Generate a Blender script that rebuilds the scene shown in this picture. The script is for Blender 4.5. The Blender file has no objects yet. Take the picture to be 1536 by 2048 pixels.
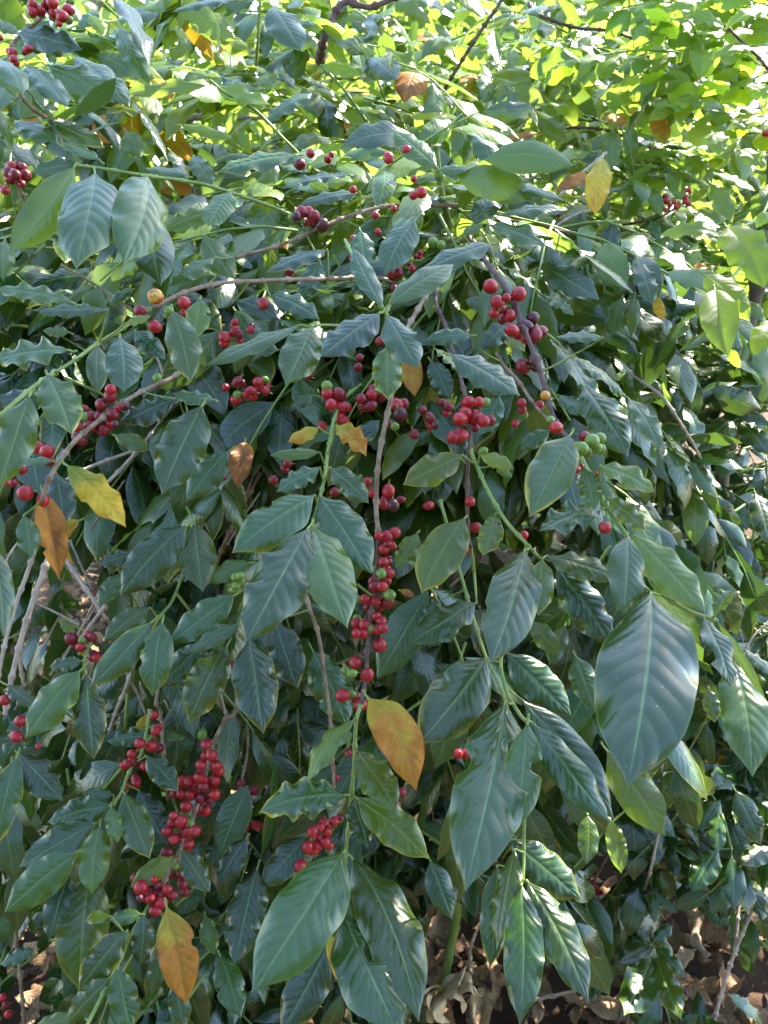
import bpy, math, random
import numpy as np
from mathutils import Vector, Matrix

random.seed(7)
rng = np.random.default_rng(11)
R = math.radians
sc = bpy.context.scene
COL = sc.collection

# ------------------------------------------------------------------ camera
PITCH, CAM_H, FPX = R(20.0), 1.70, 1592.0
cam_d = bpy.data.cameras.new('camera')
cam = bpy.data.objects.new('camera', cam_d)
COL.objects.link(cam)
cam.location = (0, 0, CAM_H)
cam.rotation_euler = (R(90) - PITCH, 0, 0)
cam_d.sensor_fit = 'VERTICAL'
cam_d.sensor_height = 24.0
cam_d.lens = 24.0 * FPX / 2048.0
cam_d.clip_start, cam_d.clip_end = 0.02, 400
sc.camera = cam
cam_d.dof.use_dof = True
cam_d.dof.focus_distance = 0.84
cam_d.dof.aperture_fstop = 9.0
CAM = np.array([0, 0, CAM_H])
FWD = np.array([0, math.cos(PITCH), -math.sin(PITCH)])
UPV = np.array([0, math.sin(PITCH), math.cos(PITCH)])
RGT = np.array([1.0, 0, 0])
ZUP = np.array([0, 0, 1.0])

def at(px, py, d):
    return CAM + d * (FWD + RGT * ((px - 768) / FPX) + UPV * (-(py - 1024) / FPX))

def proj(p):
    q = np.asarray(p) - CAM
    d = q @ FWD
    return 768 + FPX * (q @ RGT) / d, 1024 - FPX * (q @ UPV) / d, d

def ground_at(px, py):
    r = FWD + RGT * ((px - 768) / FPX) + UPV * (-(py - 1024) / FPX)
    return CAM + r * (-CAM_H / r[2])

def nrm(v):
    return v / (np.linalg.norm(v) + 1e-12)

SUN_EL, SUN_AZ = R(43), R(38)      # azimuth measured from +Y towards +X
SUN = np.array([math.sin(SUN_AZ) * math.cos(SUN_EL), math.cos(SUN_AZ) * math.cos(SUN_EL), math.sin(SUN_EL)])

# ------------------------------------------------------------------ materials
def new_mat(name):
    m = bpy.data.materials.new(name)
    m.use_nodes = True
    nt = m.node_tree
    nt.nodes.clear()
    return m, nt

class G:
    """small node-graph helper"""
    def __init__(s, nt): s.nt = nt
    def n(s, t, **kw):
        nd = s.nt.nodes.new(t)
        for k, v in kw.items(): setattr(nd, k, v)
        return nd
    def put(s, sock, v):
        if isinstance(v, bpy.types.NodeSocket): s.nt.links.new(v, sock)
        elif isinstance(v, (tuple, list)) and len(v) == 3 and sock.type == 'RGBA': sock.default_value = (*v, 1)
        else: sock.default_value = v
    def math(s, op, a, b=0.0, c=0.0):
        nd = s.n('ShaderNodeMath', operation=op)
        for i, x in enumerate((a, b, c)): s.put(nd.inputs[i], x)
        return nd.outputs[0]
    def ss(s, x, lo, hi, a=0.0, b=1.0):
        nd = s.n('ShaderNodeMapRange', interpolation_type='SMOOTHSTEP')
        for i, v in enumerate((x, lo, hi, a, b)): s.put(nd.inputs[i], v)
        return nd.outputs[0]
    def mix(s, f, a, b, mode='MIX'):
        nd = s.n('ShaderNodeMix', data_type='RGBA', blend_type=mode)
        s.put(nd.inputs[0], f); s.put(nd.inputs[6], a); s.put(nd.inputs[7], b)
        return nd.outputs[2]
    def noise(s, vec, scale, detail=3.0, rough=0.55):
        nd = s.n('ShaderNodeTexNoise')
        if vec is not None: s.put(nd.inputs['Vector'], vec)
        nd.inputs['Scale'].default_value = scale
        nd.inputs['Detail'].default_value = detail
        nd.inputs['Roughness'].default_value = rough
        return nd.outputs[0]
    def vec(s, x, y, z):
        nd = s.n('ShaderNodeCombineXYZ')
        for i, v in enumerate((x, y, z)): s.put(nd.inputs[i], v)
        return nd.outputs[0]
    def bump(s, h, strength, dist, normal=None):
        nd = s.n('ShaderNodeBump')
        s.put(nd.inputs['Height'], h); s.put(nd.inputs['Strength'], strength); s.put(nd.inputs['Distance'], dist)
        if normal is not None: s.put(nd.inputs['Normal'], normal)
        return nd.outputs[0]
    def bsdf(s, base, rough, spec=0.5, normal=None, **kw):
        nd = s.n('ShaderNodeBsdfPrincipled')
        s.put(nd.inputs['Base Color'], base); s.put(nd.inputs['Roughness'], rough)
        s.put(nd.inputs['Specular IOR Level'], spec)
        if normal is not None: s.put(nd.inputs['Normal'], normal)
        for k, v in kw.items(): s.put(nd.inputs[k], v)
        return nd.outputs[0]
    def out(s, sh):
        o = s.n('ShaderNodeOutputMaterial')
        s.nt.links.new(sh, o.inputs[0])

NV, KV = 10.0, 1.9     # lateral vein pairs and their forward sweep

def leaf_common(g):
    uv = g.n('ShaderNodeUVMap'); uv.uv_map = 'UVMap'
    sp = g.n('ShaderNodeSeparateXYZ'); g.put(sp.inputs[0], uv.outputs[0])
    u, vv = sp.outputs[0], sp.outputs[1]
    av = g.math('ABSOLUTE', g.math('MULTIPLY_ADD', vv, 2.0, -1.0))
    at_ = g.n('ShaderNodeAttribute'); at_.attribute_name = 'lf'
    sc_ = g.n('ShaderNodeSeparateColor'); g.put(sc_.inputs[0], at_.outputs['Color'])
    r, gg, b, a = sc_.outputs[0], sc_.outputs[1], sc_.outputs[2], at_.outputs['Alpha']
    off = g.math('MULTIPLY', gg, 60.0)
    vec = g.vec(g.math('ADD', g.math('MULTIPLY', u, 2.2), off), g.math('ADD', vv, off), g.math('MULTIPLY', gg, 23.0))
    p = g.math('SUBTRACT', g.math('MULTIPLY', u, NV), g.math('MULTIPLY', av, KV))
    s = g.math('ABSOLUTE', g.math('SINE', g.math('MULTIPLY', p, math.pi)))
    vein = g.math('MULTIPLY', g.ss(s, 0.0, 0.22, 1.0, 0.0), g.ss(av, 0.8, 0.98, 1.0, 0.0))
    mid = g.ss(av, 0.016, 0.052, 1.0, 0.0)
    hgt = g.math('MULTIPLY', g.math('POWER', s, 0.55), g.ss(av, 0.75, 1.0, 1.0, 0.0))
    hgt = g.math('MULTIPLY', hgt, g.ss(av, 0.0, 0.12, 0.0, 1.0))
    return u, vv, av, r, gg, b, a, vec, s, vein, mid, hgt

def green_leaf(name, dark, bright, rough, trans, tcol_d, tcol_b):
    m, nt = new_mat(name); g = G(nt)
    u, vv, av, r, gg, b, a, vec, s, vein, mid, hgt = leaf_common(g)
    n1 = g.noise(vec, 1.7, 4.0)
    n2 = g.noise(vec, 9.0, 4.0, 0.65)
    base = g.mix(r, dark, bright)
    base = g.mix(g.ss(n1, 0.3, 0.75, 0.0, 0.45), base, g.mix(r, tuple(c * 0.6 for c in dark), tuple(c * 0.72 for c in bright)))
    val = g.math('MULTIPLY_ADD', gg, 0.75, 0.45)
    hs = g.n('ShaderNodeHueSaturation'); hs.inputs['Saturation'].default_value = 1.0
    g.put(hs.inputs['Value'], val); g.put(hs.inputs['Color'], base)
    base = hs.outputs[0]
    base = g.mix(g.math('MULTIPLY', vein, 0.22), base, (0.10, 0.19, 0.04))
    base = g.mix(g.math('MULTIPLY', mid, 0.75), base, g.mix(r, (0.10, 0.19, 0.06), (0.30, 0.40, 0.08)))
    # thin pale margin, yellowed and scorched rims on the leaves that have them
    base = g.mix(g.ss(av, 0.93, 1.0, 0.0, 0.35), base, (0.19, 0.27, 0.03))
    e = g.math('ADD', g.math('ADD', av, g.math('MULTIPLY', g.math('POWER', u, 6.0), 0.55)), g.math('MULTIPLY', g.math('SUBTRACT', n1, 0.5), 0.9))
    base = g.mix(g.math('MULTIPLY', b, g.ss(e, 0.85, 1.25)), base, (0.42, 0.36, 0.02))
    base = g.mix(g.math('MULTIPLY', b, g.ss(e, 1.3, 1.45)), base, (0.10, 0.035, 0.015))
    # dust and dried droplets
    vo = g.n('ShaderNodeTexVoronoi'); g.put(vo.inputs['Vector'], vec); vo.inputs['Scale'].default_value = 9.0
    spot = g.math('MULTIPLY', g.ss(vo.outputs['Distance'], 0.045, 0.09, 1.0, 0.0), g.ss(n2, 0.48, 0.58))
    base = g.mix(g.math('MULTIPLY', spot, 0.75), base, (0.5, 0.52, 0.46))
    dust = g.ss(n2, 0.5, 0.85, 0.0, 0.03)
    base = g.mix(dust, base, (0.20, 0.24, 0.19))
    geo = g.n('ShaderNodeNewGeometry')
    under = g.mix(r, (0.035, 0.085, 0.022), (0.17, 0.30, 0.05))
    under = g.mix(g.math('MULTIPLY', g.math('MAXIMUM', vein, mid), 0.5), under, (0.22, 0.30, 0.10))
    base = g.mix(geo.outputs['Backfacing'], base, under)
    rg = g.math('ADD', g.math('MULTIPLY_ADD', n2, 0.22, rough - 0.1), g.math('MULTIPLY', geo.outputs['Backfacing'], 0.25))
    v2 = g.n('ShaderNodeTexVoronoi', feature='DISTANCE_TO_EDGE'); g.put(v2.inputs['Vector'], vec); v2.inputs['Scale'].default_value = 30.0
    h2 = g.math('ADD', hgt, g.math('MULTIPLY', n2, 0.22))
    h2 = g.math('ADD', h2, g.ss(v2.outputs['Distance'], 0.0, 0.12, 0.0, 0.10))
    nor = g.bump(h2, g.math('MULTIPLY', a, 0.6), 0.003)
    surf = g.bsdf(base, rg, 0.8, nor)
    tr = g.n('ShaderNodeBsdfTranslucent')
    tc = g.mix(r, tcol_d, tcol_b)
    tc = g.mix(g.math('MULTIPLY', b, g.ss(e, 0.85, 1.25)), tc, (0.62, 0.50, 0.03))
    tc = g.mix(g.math('MULTIPLY', g.math('MAXIMUM', vein, mid), 0.35), tc, (0.10, 0.16, 0.02))
    g.put(tr.inputs[0], tc)
    mx = g.n('ShaderNodeMixShader'); g.put(mx.inputs[0], g.ss(r, 0.0, 0.6, trans * 0.35, trans * 1.75))
    nt.links.new(surf, mx.inputs[1]); nt.links.new(tr.outputs[0], mx.inputs[2])
    g.out(mx.outputs[0])
    return m

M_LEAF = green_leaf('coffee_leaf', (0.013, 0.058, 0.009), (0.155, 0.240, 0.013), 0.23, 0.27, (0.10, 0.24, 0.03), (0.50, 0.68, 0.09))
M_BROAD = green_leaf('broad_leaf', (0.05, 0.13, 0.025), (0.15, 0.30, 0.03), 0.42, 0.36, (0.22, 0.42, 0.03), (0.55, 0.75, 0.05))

def aging_leaf(name):
    m, nt = new_mat(name); g = G(nt)
    u, vv, av, r, gg, b, a, vec, s, vein, mid, hgt = leaf_common(g)
    n1 = g.noise(vec, 2.2, 5.0, 0.6); n2 = g.noise(vec, 10.0, 4.0, 0.7)
    t = g.math('ADD', g.math('MULTIPLY', u, 0.55), g.math('MULTIPLY', g.math('SUBTRACT', n1, 0.5), 1.7))
    t = g.math('ADD', t, g.math('MULTIPLY_ADD', r, 1.15, -0.55))
    col = g.mix(g.ss(t, -0.25, 0.25), (0.60, 0.42, 0.03), (0.52, 0.20, 0.028))
    col = g.mix(g.ss(t, 0.55, 1.0), col, (0.24, 0.09, 0.035))
    n3 = g.noise(vec, 4.5, 3.0, 0.6)
    col = g.mix(g.math('MULTIPLY', g.ss(n3, 0.55, 0.66, 0.0, 0.6), g.ss(r, 0.1, 0.4, 0.3, 1.0)), col, (0.24, 0.08, 0.025))
    col = g.mix(g.math('MULTIPLY', g.ss(n2, 0.52, 0.72), 0.6), col, (0.15, 0.06, 0.02))
    rim = g.math('ADD', av, g.math('MULTIPLY', n3, 0.35))
    col = g.mix(g.ss(rim, 1.08, 1.2, 0.0, 0.7), col, (0.13, 0.055, 0.025))
    gr = g.math('MULTIPLY', b, g.ss(g.math('ADD', u, g.math('MULTIPLY', n1, 0.7)), 0.5, 0.85, 1.0, 0.0))
    col = g.mix(gr, col, (0.16, 0.24, 0.03))
    col = g.mix(g.math('MULTIPLY', vein, 0.6), col, g.mix(g.ss(r, 0.3, 0.5), (0.55, 0.40, 0.05), (0.17, 0.065, 0.04)))
    col = g.mix(g.math('MULTIPLY', mid, 0.6), col, g.mix(r, (0.55, 0.42, 0.07), (0.20, 0.08, 0.06)))
    geo = g.n('ShaderNodeNewGeometry')
    nor = g.bump(g.math('ADD', hgt, g.math('MULTIPLY', n2, 0.3)), g.math('MULTIPLY', a, 0.8), 0.0035)
    surf = g.bsdf(col, g.math('MULTIPLY_ADD', n2, 0.2, 0.4), 0.35, nor)
    tr = g.n('ShaderNodeBsdfTranslucent'); g.put(tr.inputs[0], g.mix(0.4, col, (0.7, 0.38, 0.03)))
    mx = g.n('ShaderNodeMixShader'); mx.inputs[0].default_value = 0.4
    nt.links.new(surf, mx.inputs[1]); nt.links.new(tr.outputs[0], mx.inputs[2])
    g.out(mx.outputs[0])
    return m
M_AGE = aging_leaf('aging_leaf')

def litter_mat():
    m, nt = new_mat('dry_leaf'); g = G(nt)
    u, vv, av, r, gg, b, a, vec, s, vein, mid, hgt = leaf_common(g)
    n2 = g.noise(vec, 7.0, 5.0, 0.7)
    col = g.mix(gg, (0.19, 0.105, 0.06), (0.50, 0.32, 0.185))
    col = g.mix(r, col, (0.50, 0.36, 0.22))
    col = g.mix(g.ss(n2, 0.4, 0.75, 0.0, 0.6), col, (0.07, 0.036, 0.024))
    col = g.mix(g.math('MULTIPLY', g.math('MAXIMUM', vein, mid), 0.3), col, (0.32, 0.22, 0.14))
    nor = g.bump(g.math('ADD', hgt, n2), 0.7, 0.004)
    g.out(g.bsdf(col, 0.75, 0.25, nor))
    return m
M_DRY = litter_mat()

def bark(name, c1, c2, c3, rough=0.75, sc_=60.0):
    m, nt = new_mat(name); g = G(nt)
    tc = g.n('ShaderNodeTexCoord')
    n1 = g.noise(tc.outputs['Object'], sc_, 5.0, 0.65)
    n2 = g.noise(tc.outputs['Object'], sc_ * 5, 4.0, 0.6)
    col = g.mix(g.ss(n1, 0.35, 0.65), c1, c2)
    col = g.mix(g.ss(n2, 0.55, 0.75, 0.0, 0.7), col, c3)
    nor = g.bump(g.math('ADD', n1, n2), 0.6, 0.0015)
    g.out(g.bsdf(col, rough, 0.3, nor))
    return m
M_BARK = bark('twig_bark', (0.17, 0.105, 0.065), (0.33, 0.245, 0.175), (0.075, 0.045, 0.03))
M_DARKTWIG = bark('dark_twig', (0.085, 0.045, 0.045), (0.16, 0.095, 0.09), (0.22, 0.15, 0.12))
M_STEM = bark('green_stem', (0.13, 0.22, 0.05), (0.24, 0.31, 0.09), (0.17, 0.17, 0.06), 0.5, 40)
M_PALE = bark('pale_twig', (0.36, 0.27, 0.22), (0.50, 0.41, 0.35), (0.22, 0.15, 0.12))
M_TRUNK = bark('trunk_bark', (0.13, 0.095, 0.075), (0.25, 0.20, 0.16), (0.06, 0.04, 0.03), 0.9, 25)

def cherry_mat(name, c1, c2, c3=None):
    m, nt = new_mat(name); g = G(nt)
    tc = g.n('ShaderNodeTexCoord'); oi = g.n('ShaderNodeObjectInfo')
    v = g.n('ShaderNodeVectorMath', operation='ADD'); g.put(v.inputs[0], tc.outputs['Object'])
    g.put(v.inputs[1], g.vec(g.math('MULTIPLY', oi.outputs['Random'], 40.0), 0.0, 0.0))
    n1 = g.noise(v.outputs[0], 1.3, 3.0); n2 = g.noise(v.outputs[0], 14.0, 3.0, 0.7)
    col = g.mix(g.math('ADD', g.ss(n1, 0.3, 0.7, 0.0, 0.6), g.math('MULTIPLY', oi.outputs['Random'], 0.4)), c1, c2)
    if c3: col = g.mix(g.ss(n1, 0.42, 0.62), col, c3)
    col = g.mix(g.ss(n2, 0.66, 0.78, 0.0, 0.3), col, (0.45, 0.22, 0.16))
    # scar ring at the blossom end (local +Z)
    sx = g.n('ShaderNodeSeparateXYZ'); g.put(sx.inputs[0], tc.outputs['Object'])
    rr = g.math('SQRT', g.math('ADD', g.math('POWER', sx.outputs[0], 2.0), g.math('POWER', sx.outputs[1], 2.0)))
    top = g.ss(sx.outputs[2], 0.5, 0.7)
    ring = g.math('MULTIPLY', g.math('MULTIPLY', g.ss(rr, 0.20, 0.24, 1.0, 0.0), g.ss(rr, 0.09, 0.14)), top)
    dot = g.math('MULTIPLY', g.ss(rr, 0.05, 0.10, 1.0, 0.0), top)
    col = g.mix(g.math('MULTIPLY', ring, 0.5), col, (0.42, 0.2, 0.13))
    col = g.mix(dot, col, (0.04, 0.015, 0.012))
    nor = g.bump(n2, 0.12, 0.05)
    g.out(g.bsdf(col, g.math('MULTIPLY_ADD', n2, 0.2, 0.2), 0.5, nor, **{'Subsurface Weight': 0.0}))
    return m
CH = {
    'r': cherry_mat('cherry_red', (0.49, 0.016, 0.024), (0.28, 0.008, 0.019)),
    'd': cherry_mat('cherry_deep_red', (0.27, 0.010, 0.022), (0.15, 0.008, 0.018)),
    'p': cherry_mat('cherry_purple', (0.10, 0.012, 0.025), (0.05, 0.012, 0.02)),
    'g': cherry_mat('cherry_green', (0.16, 0.27, 0.045), (0.11, 0.20, 0.03)),
    'y': cherry_mat('cherry_yellow', (0.62, 0.42, 0.06), (0.50, 0.38, 0.05), (0.5, 0.08, 0.02)),
}

def ground_mat():
    m, nt = new_mat('soil'); g = G(nt)
    tc = g.n('ShaderNodeTexCoord')
    n1 = g.noise(tc.outputs['Object'], 3.0, 6.0, 0.6); n2 = g.noise(tc.outputs['Object'], 45.0, 6.0, 0.7)
    col = g.mix(g.ss(n1, 0.35, 0.65), (0.055, 0.032, 0.022), (0.12, 0.07, 0.047))
    col = g.mix(g.ss(n2, 0.5, 0.8, 0.0, 0.6), col, (0.17, 0.10, 0.07))
    g.out(g.bsdf(col, 0.95, 0.2, g.bump(n2, 0.8, 0.02)))
    return m
M_SOIL = ground_mat()

# ------------------------------------------------------------------ mesh builder
class MB:
    def __init__(s):
        s.v, s.f, s.mi, s.uv, s.at, s.n = [], [], [], [], [], 0
    def add(s, V, F, uv, attr, mi=0):
        """V (n,3), F (m,4) quads, uv (n,2), attr 4-tuple"""
        s.v.append(V); s.f.append(F + s.n); s.mi.append(np.full(len(F), mi, np.int32))
        s.uv.append(uv); s.at.append(np.tile(np.asarray(attr, np.float32), (len(V), 1)) if np.ndim(attr) == 1 else attr)
        s.n += len(V)
    def build(s, name, mats, parent=None, origin=(0, 0, 0), smooth=True):
        origin = np.asarray(origin, float)
        V = np.concatenate(s.v) - origin; F = np.concatenate(s.f).astype(np.int32)
        me = bpy.data.meshes.new(name)
        me.vertices.add(len(V)); me.vertices.foreach_set('co', V.astype(np.float32).ravel())
        me.loops.add(F.size); me.loops.foreach_set('vertex_index', F.ravel())
        me.polygons.add(len(F)); me.polygons.foreach_set('loop_start', np.arange(0, F.size, 4, dtype=np.int32))
        try: me.polygons.foreach_set('loop_total', np.full(len(F), 4, np.int32))
        except Exception: pass
        me.polygons.foreach_set('material_index', np.concatenate(s.mi))
        me.polygons.foreach_set('use_smooth', np.full(len(F), smooth))
        uvl = me.uv_layers.new(name='UVMap')
        UV = np.concatenate(s.uv).astype(np.float32)
        uvl.data.foreach_set('uv', UV[F.ravel()].ravel())
        ca = me.attributes.new('lf', 'FLOAT_COLOR', 'POINT')
        ca.data.foreach_set('color', np.concatenate(s.at).astype(np.float32).ravel())
        me.update(calc_edges=True)
        for m in (mats if isinstance(mats, (list, tuple)) else [mats]): me.materials.append(m)
        return link(name, me, parent, origin)

WORLD = {}     # object -> world origin
def link(name, data, parent=None, origin=(0, 0, 0)):
    o = bpy.data.objects.new(name, data); COL.objects.link(o)
    origin = np.asarray(origin, float)
    if parent is not None:
        o.parent = parent; o.location = Vector(origin - WORLD[parent.name])
    else:
        o.location = Vector(origin)
    WORLD[o.name] = origin
    return o

def thing(name, label, cat, loc, group=None):
    o = link(name, None, None, loc)
    o.empty_display_size = 0.1
    o['label'] = label; o['category'] = cat
    if group: o['group'] = group
    return o

# ------------------------------------------------------------------ geometry
UC = np.array([0, .03, .08, .15, .25, .35, .45, .55, .65, .75, .83, .89, .94, .97, 1.0])
SH = np.array([.02, .08, .27, .56, .85, .97, 1.0, .995, .945, .81, .60, .38, .165, .07, .0])
SHB = np.array([.05, .22, .48, .70, .90, .99, 1.0, .97, .88, .73, .56, .40, .22, .12, .0])
def shape(u, broad=False):
    return np.interp(u, UC, SHB if broad else SH)
_sm = np.linspace(0, 1, 401)
def _smooth(y):
    k = np.hanning(31); k /= k.sum()
    z = np.convolve(np.pad(y, 15, mode='edge'), k, 'valid'); z[0] = .015; z[-1] = 0
    return z
_T = {False: _smooth(np.interp(_sm, UC, SH)), True: _smooth(np.interp(_sm, UC, SHB))}
def shape_s(u, broad): return np.interp(u, _sm, _T[broad])

GRID = {}
def grid(nu, nv):
    if (nu, nv) not in GRID:
        us = np.linspace(0, 1, nu + 1); vs = np.linspace(-1, 1, nv + 1)
        U, V = np.meshgrid(us, vs, indexing='ij')
        i = np.arange(nu)[:, None] * (nv + 1) + np.arange(nv)[None, :]
        F = np.stack([i, i + nv + 1, i + nv + 2, i + 1], -1).reshape(-1, 4)
        GRID[(nu, nv)] = (U.ravel(), V.ravel(), F)
    return GRID[(nu, nv)]

def leaf(mb, B, T, n, W, attr, mi=0, nu=10, nv=4, quilt=0.0, wave=0.1, nw=4.0, fold=0.0, droop=0.25, arch=0.06, side=0.0,
         bites=(), broad=False, ph=None, twist=0.0):
    U, V, F = grid(nu, nv)
    ax = T - B; L = np.linalg.norm(ax); ax = ax / L
    n = nrm(n - ax * (n @ ax)); bn = np.cross(n, ax)
    ph = rng.uniform(0, 6.28, 4) if ph is None else ph
    h = 0.5 * W * shape_s(U, broad)
    av = np.abs(V)
    sg = np.sign(V)
    if wave > 0:
        h = h * (1 + 0.2 * wave * np.sin(2 * math.pi * nw * U + ph[0] + sg * ph[1]) * av * 0.6)
    for (u0, sd, dep, sig) in bites:
        h = h * np.where(sg == sd, 1 - dep * np.exp(-np.abs((U - u0) / sig) ** 5), 1)
    z = arch * L * 4 * U * (1 - U)
    z = z + fold * av * h - droop * av ** 2 * h
    if quilt > 0:
        p = U * NV - av * KV
        z = z + quilt * np.abs(np.sin(math.pi * p)) ** 0.55 * (1 - av ** 4) * np.minimum(1, av / 0.12) * np.minimum(1, h / (0.2 * W))
    if wave > 0:
        z = z + wave * h * av ** 2.5 * (np.sin(2 * math.pi * nw * U + ph[2] + sg * ph[3]) + 0.25 * np.sin(2 * math.pi * nw * 1.7 * U + ph[1]))
    y = V * h + side * L * 4 * U * (1 - U)
    if twist:
        a = twist * (U - 0.3); ca, sa = np.cos(a), np.sin(a)
        y, z = y * ca - z * sa, y * sa + z * ca
    P = B + np.outer(U * L, ax) + np.outer(y, bn) + np.outer(z, n)
    mb.add(P, F, np.stack([U, V * 0.5 + 0.5], 1), attr, mi)

def catmull(pts, per=6):
    P = np.asarray(pts, float)
    if len(P) < 3:
        t = np.linspace(0, 1, per + 1)[:, None]
        return P[0] * (1 - t) + P[-1] * t
    Q = np.vstack([2 * P[0] - P[1], P, 2 * P[-1] - P[-2]])
    out = []
    for i in range(1, len(Q) - 2):
        t = np.linspace(0, 1, per, endpoint=False)[:, None]
        a, b, c, d = Q[i - 1], Q[i], Q[i + 1], Q[i + 2]
        out.append(0.5 * (2 * b + (c - a) * t + (2 * a - 5 * b + 4 * c - d) * t ** 2 + (3 * b - a - 3 * c + d) * t ** 3))
    out.append(P[-1:])
    return np.vstack(out)

def tube(mb, pts, r0, r1, sides=7, attr=(0, .5, 0, 0), mi=0, nodes=0.0, jit=0.0):
    P = np.asarray(pts, float)
    if jit: P = P + rng.normal(0, jit, P.shape)
    n = len(P)
    tan = np.gradient(P, axis=0); tan /= np.linalg.norm(tan, axis=1)[:, None] + 1e-12
    ref = np.array([0.31, 0.2, 0.93]) if abs(tan[0] @ np.array([0, 0, 1])) < 0.8 else np.array([0.9, 0.3, 0.2])
    e1 = np.cross(tan, ref); e1 /= np.linalg.norm(e1, axis=1)[:, None] + 1e-12
    e2 = np.cross(tan, e1)
    rad = np.linspace(r0, r1, n)
    if nodes:
        s = np.concatenate([[0], np.cumsum(np.linalg.norm(np.diff(P, axis=0), axis=1))])
        rad = rad * (1 + 0.7 * np.exp(-(((s / nodes + 0.5) % 1 - 0.5) * nodes / (r0 * 0.8)) ** 2))
    th = np.linspace(0, 2 * math.pi, sides, endpoint=False)
    V = (P[:, None] + rad[:, None, None] * (np.cos(th)[None, :, None] * e1[:, None] + np.sin(th)[None, :, None] * e2[:, None])).reshape(-1, 3)
    i = np.arange(n - 1)[:, None] * sides; j = np.arange(sides)[None]; k = (j + 1) % sides
    F = np.stack([i + j, i + k, i + k + sides, i + j + sides], -1).reshape(-1, 4)
    V = np.vstack([V, P[:1], P[-1:]])
    nn = n * sides
    caps = [[nn, k_, j_, nn] for j_, k_ in zip(range(sides), [*range(1, sides), 0])]
    F2 = []
    for a in range(0, sides - 1, 2):
        F2.append([nn, (a + 2) % sides, a + 1, a]); F2.append([nn + 1, (n - 1) * sides + a, (n - 1) * sides + a + 1, (n - 1) * sides + (a + 2) % sides])
    F = np.vstack([F, np.array(F2)])
    mb.add(V, F, np.zeros((len(V), 2)), attr, mi)

def resample(pts, step):
    P = catmull(pts, 10)
    s = np.concatenate([[0], np.cumsum(np.linalg.norm(np.diff(P, axis=0), axis=1))])
    m = max(3, int(s[-1] / step) + 1)
    q = np.linspace(0, s[-1], m)
    return np.stack([np.interp(q, s, P[:, k]) for k in range(3)], 1)

# ------------------------------------------------------------------ the shrubs
def drop(p): return np.array([p[0], p[1], 0.0])
SHRUBS = {}
def shrub(key, name, label, cat, top, lean=(0, 0), r=0.02, group='coffee shrubs'):
    top = np.asarray(top); base = drop(top) + np.array([lean[0], lean[1], 0])
    o = thing(name, label, cat, base, group)
    mb = MB()
    mid = (base + top) / 2 + np.array([lean[0] * -0.3, 0.03, 0])
    tube(mb, resample([base - np.array([0, 0, .05]), mid, top], 0.03), r, r * 0.55, 10, jit=0.0012, nodes=0.12)
    tr = mb.build('trunk', M_TRUNK, o, base)
    SHRUBS[key] = dict(root=o, trunk=tr, top=top, br=[], leaves=[], cher=[], fol=MB(), base=base)
    return SHRUBS[key]

shrub('m', 'coffee_shrub', 'tallest arching coffee shrub with long drooping branches of big glossy leaves and red cherries', 'shrub', at(915, 470, 1.36), (0.03, 0.05), 0.022)
shrub('l', 'coffee_shrub', 'coffee shrub with bare grey twigs, a dense column of red cherries and one orange leaf', 'shrub', at(430, 800, 1.45), (0.05, 0.1), 0.019)
shrub('u', 'coffee_shrub', 'sunlit coffee shrub with pale shiny leaves behind the arching shrub, cherries at its top edge', 'shrub', at(330, 230, 1.9), (0.0, 0.15), 0.02)
shrub('r', 'coffee_shrub', 'sunny yellow-green coffee shrub with spotted yellow leaves and small red cherries, further back', 'shrub', at(1180, 330, 2.6), (0.1, 0.2), 0.025)
shrub('s', 'coffee_shrub', 'low shaded blue-green coffee shrub beside bare soil and thin pale stems', 'shrub', at(1450, 900, 2.15), (0.1, 0.1), 0.018)
shrub('b', 'broadleaf_shrub', 'shrub with broad smooth lime-green leaves at the edge of the coffee shrubs', 'shrub', at(1560, 330, 1.5), (0.25, 0.2), 0.02, None)
shrub('t', 'coffee_seedling', 'small bright green coffee seedling on a thin pale stem above the leaf litter', 'seedling', at(1305, 1788, 1.6), (-0.03, 0.02), 0.003, 'coffee seedlings')
shrub('v', 'coffee_seedling', 'low seedling with shiny whitish crinkled leaves near the soil', 'seedling', at(1304, 1895, 1.55), (0.0, 0.06), 0.004, 'coffee seedlings')

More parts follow.
